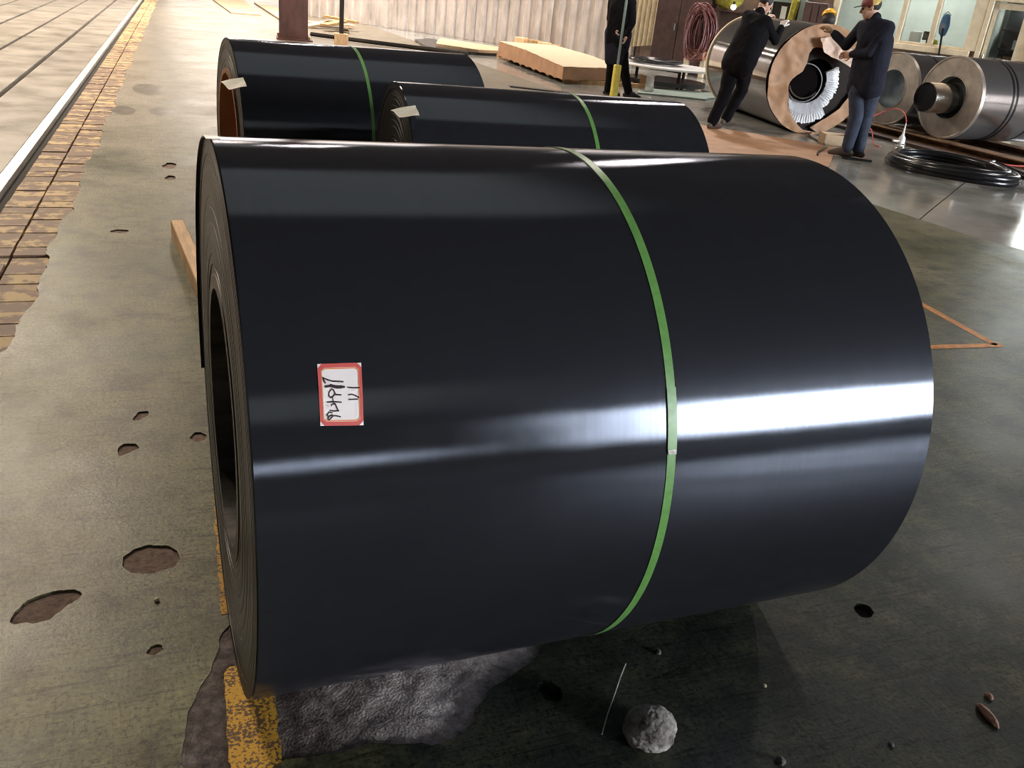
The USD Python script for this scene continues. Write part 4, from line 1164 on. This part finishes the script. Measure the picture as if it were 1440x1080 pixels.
def person(name, label, J, fwd, s, mats, face_dir=None, head_up=(0, 0, 1), loose=1.0, hands=('skin', 'skin')):
    """J: joints in metres (world). mats: jacket, trousers, shoes, skin, gloves."""
    J = {k: np.array(v, float) for k, v in J.items()}
    t = thing(name, label, 'person', (0, 0, 0))
    f = unit(np.array([fwd[0], fwd[1], 0]))
    face = unit(face_dir if face_dir is not None else f)
    mid = (J['hipL'] + J['hipR']) / 2
    hp, eyes, P, R = head_parts(J['head'], face, head_up, s)
    neck0 = J['neck']
    body = hp + [bone(neck0, .062 * s, P(0, -.012, -.045), .054 * s), bone(J['chest'], .10 * s, neck0, .06 * s), bone(mid, .10 * s, J['chest'], .11 * s)]
    for q in 'LR':
        body += [bone(J['sh' + q], .045 * s, J['el' + q], .036 * s), bone(J['el' + q], .036 * s, J['wr' + q], .025 * s), bone(J['chest'], .06 * s, J['sh' + q], .045 * s)]
        body += [bone(J['hip' + q], .075 * s, J['kn' + q], .05 * s), bone(J['kn' + q], .05 * s, J['an' + q], .035 * s), bone(mid, .08 * s, J['hip' + q], .075 * s)]
    hand = {q: hand_parts(J['wr' + q], J['el' + q], J.get('palm' + q, np.array([0, 0, -1.0])), .55, s, 1 if q == 'L' else -1) for q in 'LR'}
    obj('body', melt(body + hand['L'] + hand['R'], .011, 5), mats['skin'], t, smooth=True)
    # jacket: torso and sleeves in one piece
    side = unit(J['shR'] - J['shL'])
    k = loose * s
    hem = mid + (mid - J['chest']) * .18
    jp = [m3.Manifold.batch_hull([sph(J['shL'], .075 * s), sph(J['shR'], .075 * s), sph(J['chest'] + f * .05 * s, .135 * k), sph(J['chest'] - f * .02 * s, .135 * k), sph(neck0 - np.array([0, 0, .05 * s]), .085 * s)]),
          m3.Manifold.batch_hull([sph(J['chest'] + side * .06 * s, .135 * k), sph(J['chest'] - side * .06 * s, .135 * k), sph(mid + side * .08 * s, .125 * k), sph(mid - side * .08 * s, .125 * k)]),
          m3.Manifold.batch_hull([sph(mid + side * .08 * s, .125 * k), sph(mid - side * .08 * s, .125 * k), sph(hem + side * .085 * s, .12 * k), sph(hem - side * .085 * s, .12 * k)]),
          bone(neck0 - np.array([0, 0, .03 * s]), .078 * s, neck0 + np.array([0, 0, .02 * s]), .068 * s)]
    for q in 'LR':
        cuff = J['el' + q] + (J['wr' + q] - J['el' + q]) * .94
        jp += [bone(J['sh' + q], .076 * s, J['el' + q], .060 * s), bone(J['el' + q], .060 * s, cuff, .043 * s)]
    jm = melt(jp, .022, 8)
    v = jm.vertices
    jm.vertices = v + jm.vertex_normals * (.014 * s * (meshkit.fbm(v * np.array([9, 9, 5]), 3, 3)[:, None] - .5) * 2)
    obj('jacket', jm, mats['jacket'], t, smooth=True)
    wd = 1 + (loose - 1) * .5
    tp = [bone(mid - side * .05 * s, .108 * s, mid + side * .05 * s, .108 * s)]
    for q in 'LR':
        hem_ = J['an' + q] + (J['kn' + q] - J['an' + q]) * .02
        tp += [bone(J['hip' + q], .098 * s, J['kn' + q] * .3 + J['hip' + q] * .7, .104 * wd * s), bone(J['kn' + q] * .3 + J['hip' + q] * .7, .104 * wd * s, J['kn' + q], .078 * wd * s), bone(J['kn' + q], .078 * wd * s, hem_, .064 * wd * s)]
    tm = melt(tp, .024, 7)
    v = tm.vertices
    tm.vertices = v + tm.vertex_normals * (.010 * s * (meshkit.fbm(v * np.array([8, 8, 14]), 3, 6)[:, None] - .5) * 2)
    obj('trousers', tm, mats['trousers'], t, smooth=True)
    for q in 'LR':
        a = J['an' + q]
        td = unit(J.get('toe' + q, f))
        g0 = np.array([a[0], a[1], max(.0, a[2] - .085 * s)])
        sh = m3.Manifold.batch_hull([sph(a, .050 * s), sph(g0 - td * .055 * s + [0, 0, .034 * s], .034 * s), sph(g0 + td * .12 * s + [0, 0, .034 * s], .036 * s), sph(g0 + td * .185 * s + [0, 0, .026 * s], .026 * s)])
        obj('shoe', melt([sh], .02, 4), mats['shoes'], t, smooth=True)
        if hands[0 if q == 'L' else 1] != 'skin':
            obj('glove', melt(hand_parts(J['wr' + q], J['el' + q], J.get('palm' + q, np.array([0, 0, -1.0])), .5, s * 1.14, 1 if q == 'L' else -1), .009, 4), hands[0 if q == 'L' else 1], t, smooth=True)
    for e in eyes:
        obj('eye', mv(trimesh.creation.icosphere(2, .011 * s), *e), m_eye, t)
    hair = ell(P(0, -.025, .045), np.array([.082, .098, .088]) * s, R, 28) - m3.Manifold.cube([1, 1, 1], True).scale([.4, .3, .6]).transform(np.c_[R, P(0, .185, -.02)]) - m3.Manifold.cube([1, 1, 1], True).scale([.4, .5, .2]).transform(np.c_[R, P(0, 0, -.14)])
    obj('hair', hair, m_hair, t, smooth=40)
    return t, P, R


# man in navy and jeans at the end of the wrapped coil, turned away to the left
p3, P, R = person('person', 'person in navy jacket and jeans pulling brown paper off the coil', dict(
    anL=(8.385, 9.15, .095), anR=(8.53, 9.10, .095), knL=(8.40, 9.14, .50), knR=(8.52, 9.11, .50), hipL=(8.36, 9.21, .93), hipR=(8.47, 9.07, .93),
    chest=(8.41, 9.14, 1.38), neck=(8.36, 9.19, 1.62), head=(8.305, 9.245, 1.735), shL=(8.34, 9.34, 1.53), shR=(8.42, 9.00, 1.55),
    elL=(8.29, 9.50, 1.30), wrL=(8.19, 9.66, 1.42), palmL=(-.2, .6, -.5), elR=(8.28, 9.06, 1.25), wrR=(8.22, 9.28, 1.21), palmR=(-.6, .4, -.3), toeL=(-.75, .55, 0), toeR=(-.6, .75, 0)),
    (-.55, .83), 1.06, dict(jacket=m_navy, trousers=m_denim, shoes=m_shoe, skin=m_skin), face_dir=(-.72, .60, -.22), loose=1.12, hands=(m_tanglove, 'skin'))
cap = ell(P(0, -.012, .055), np.array([.090, .108, .088]) * 1.06, R, 32) - m3.Manifold.cube([1, 1, 1], True).scale([.5, .5, .3]).transform(np.c_[R, P(0, 0, .042 - .15)])
half = m3.Manifold.cube([1, 1, 1], True).scale([.5, .4, .5]).transform(np.c_[R, P(0, .165, .05)])
obj('cap_front', cap ^ half, m_redcap, p3, smooth=40, label='dark red front of the cap')
obj('cap_back', cap - half, m_goldcap, p3, smooth=40, label='tan back of the cap')
obj('cap_brim', m3.Manifold.batch_hull([ell(P(q * .055, .075, .048), (.012, .012, .006), R, 12) for q in (-1, 1)] + [ell(P(q * .04, .165, .040), (.014, .014, .006), R, 12) for q in (-1, 1)]), m_capbrim, p3, smooth=40)

# man in black leaning over the coil
p2, P, R = person('person', 'person all in black leaning over the silver coil with a white glove', dict(
    anL=(7.55, 10.98, .095), anR=(8.10, 11.45, .095), knL=(7.68, 10.98, .50), knR=(8.10, 11.20, .55), hipL=(7.80, 11.09, .93), hipR=(7.88, 10.95, .93),
    chest=(8.07, 11.15, 1.29), neck=(8.17, 11.24, 1.54), head=(8.26, 11.26, 1.66), shL=(8.05, 11.33, 1.50), shR=(8.13, 10.98, 1.45),
    elL=(8.30, 11.48, 1.40), wrL=(8.50, 11.50, 1.50), palmL=(.3, 0, -1), elR=(8.33, 10.98, 1.22), wrR=(8.47, 11.08, 1.40), palmR=(.4, .1, -.8), toeL=(.85, .3, 0), toeR=(.8, .2, 0)),
    (.80, .25), 1.04, dict(jacket=m_blackcloth, trousers=m_blackcloth, shoes=m_shoe, skin=m_skin), face_dir=(.74, -.25, -.55), loose=1.3, hands=('skin', m_glove))
obj('collar', tube([P(.07 * math.cos(a), -.01 + .06 * math.sin(a), -.13) for a in np.linspace(0, 5.9, 20)], .012, 6), m_kraft_light, p2, smooth=60)

# man in a dark coat with a rod, walking
p1, P, R = person('person', 'person in long dark coat holding a yellow-tipped rod', dict(
    anL=(7.60, 14.30, .095), anR=(7.86, 14.05, .10), knL=(7.58, 14.25, .48), knR=(7.72, 14.08, .48), hipL=(7.58, 14.28, .92), hipR=(7.60, 14.10, .92),
    chest=(7.58, 14.19, 1.36), neck=(7.57, 14.19, 1.60), head=(7.58, 14.19, 1.735), shL=(7.50, 14.37, 1.50), shR=(7.66, 14.01, 1.50),
    elL=(7.47, 14.33, 1.22), wrL=(7.50, 14.14, 1.05), palmL=(.5, -.5, 0), elR=(7.70, 13.98, 1.20), wrR=(7.60, 13.92, .98), palmR=(-.5, .2, 0), toeL=(.7, -.6, 0), toeR=(.75, -.6, 0)),
    (.55, -.4), 1.05, dict(jacket=m_blackcloth, trousers=m_blackcloth, shoes=m_shoe_dark, skin=m_skin), loose=1.1)
coat = melt([m3.Manifold.batch_hull([sph((7.54, 14.30, 1.0), .14), sph((7.63, 14.08, 1.0), .14), sph((7.56, 14.27, .58), .11), sph((7.65, 14.10, .60), .10)])], .03, 6)
obj('coat_skirt', coat, m_navy, p1, smooth=True)
obj('helmet', helmet(P, R, 1.05), m_yel, p1, smooth=40)
t = thing('handling_rod', 'long grey rod with a thick yellow foot before the dark coat', 'rod')
obj('shaft', tube([(7.474, 13.85, .50), (7.47, 13.85, 1.95)], .022, 10), m_greypaint, t)
obj('foot', bx(7.42, 7.53, 13.80, 13.90, 0, .54, .012), m_yelpaint, t, smooth=False, label='thick yellow foot')

# helper behind the coil
p4, P, R = person('person', 'person in yellow helmet bending forward behind the wrapped coil', dict(
    anL=(11.30, 13.70, .095), anR=(11.45, 13.50, .095), knL=(11.28, 13.66, .5), knR=(11.42, 13.46, .5), hipL=(11.32, 13.66, .88), hipR=(11.42, 13.50, .88),
    chest=(11.30, 13.52, 1.22), neck=(11.24, 13.46, 1.44), head=(11.20, 13.42, 1.565), shL=(11.33, 13.35, 1.36), shR=(11.18, 13.62, 1.36),
    elL=(11.22, 13.22, 1.12), wrL=(11.05, 13.16, 1.20), palmL=(-.5, -.4, -.5), elR=(11.05, 13.55, 1.12), wrR=(10.90, 13.42, 1.18), palmR=(-.5, -.4, -.5)),
    (-.7, -.6), 1.0, dict(jacket=m_blackcloth, trousers=m_blackcloth, shoes=m_shoe_dark, skin=m_skin), face_dir=(.35, .75, -.45), loose=1.05)
obj('hood', ell(P(0, -.02, -.03), (.118, .125, .115), R, 28) - m3.Manifold.cube([1, 1, 1], True).scale([.17, .3, .17]).transform(np.c_[R, P(0, .16, -.03)]), m_hair, p4, smooth=40, label='dark hood under the helmet')
obj('helmet', helmet(P, R, 1.2, .05), m_yel, p4, smooth=40)
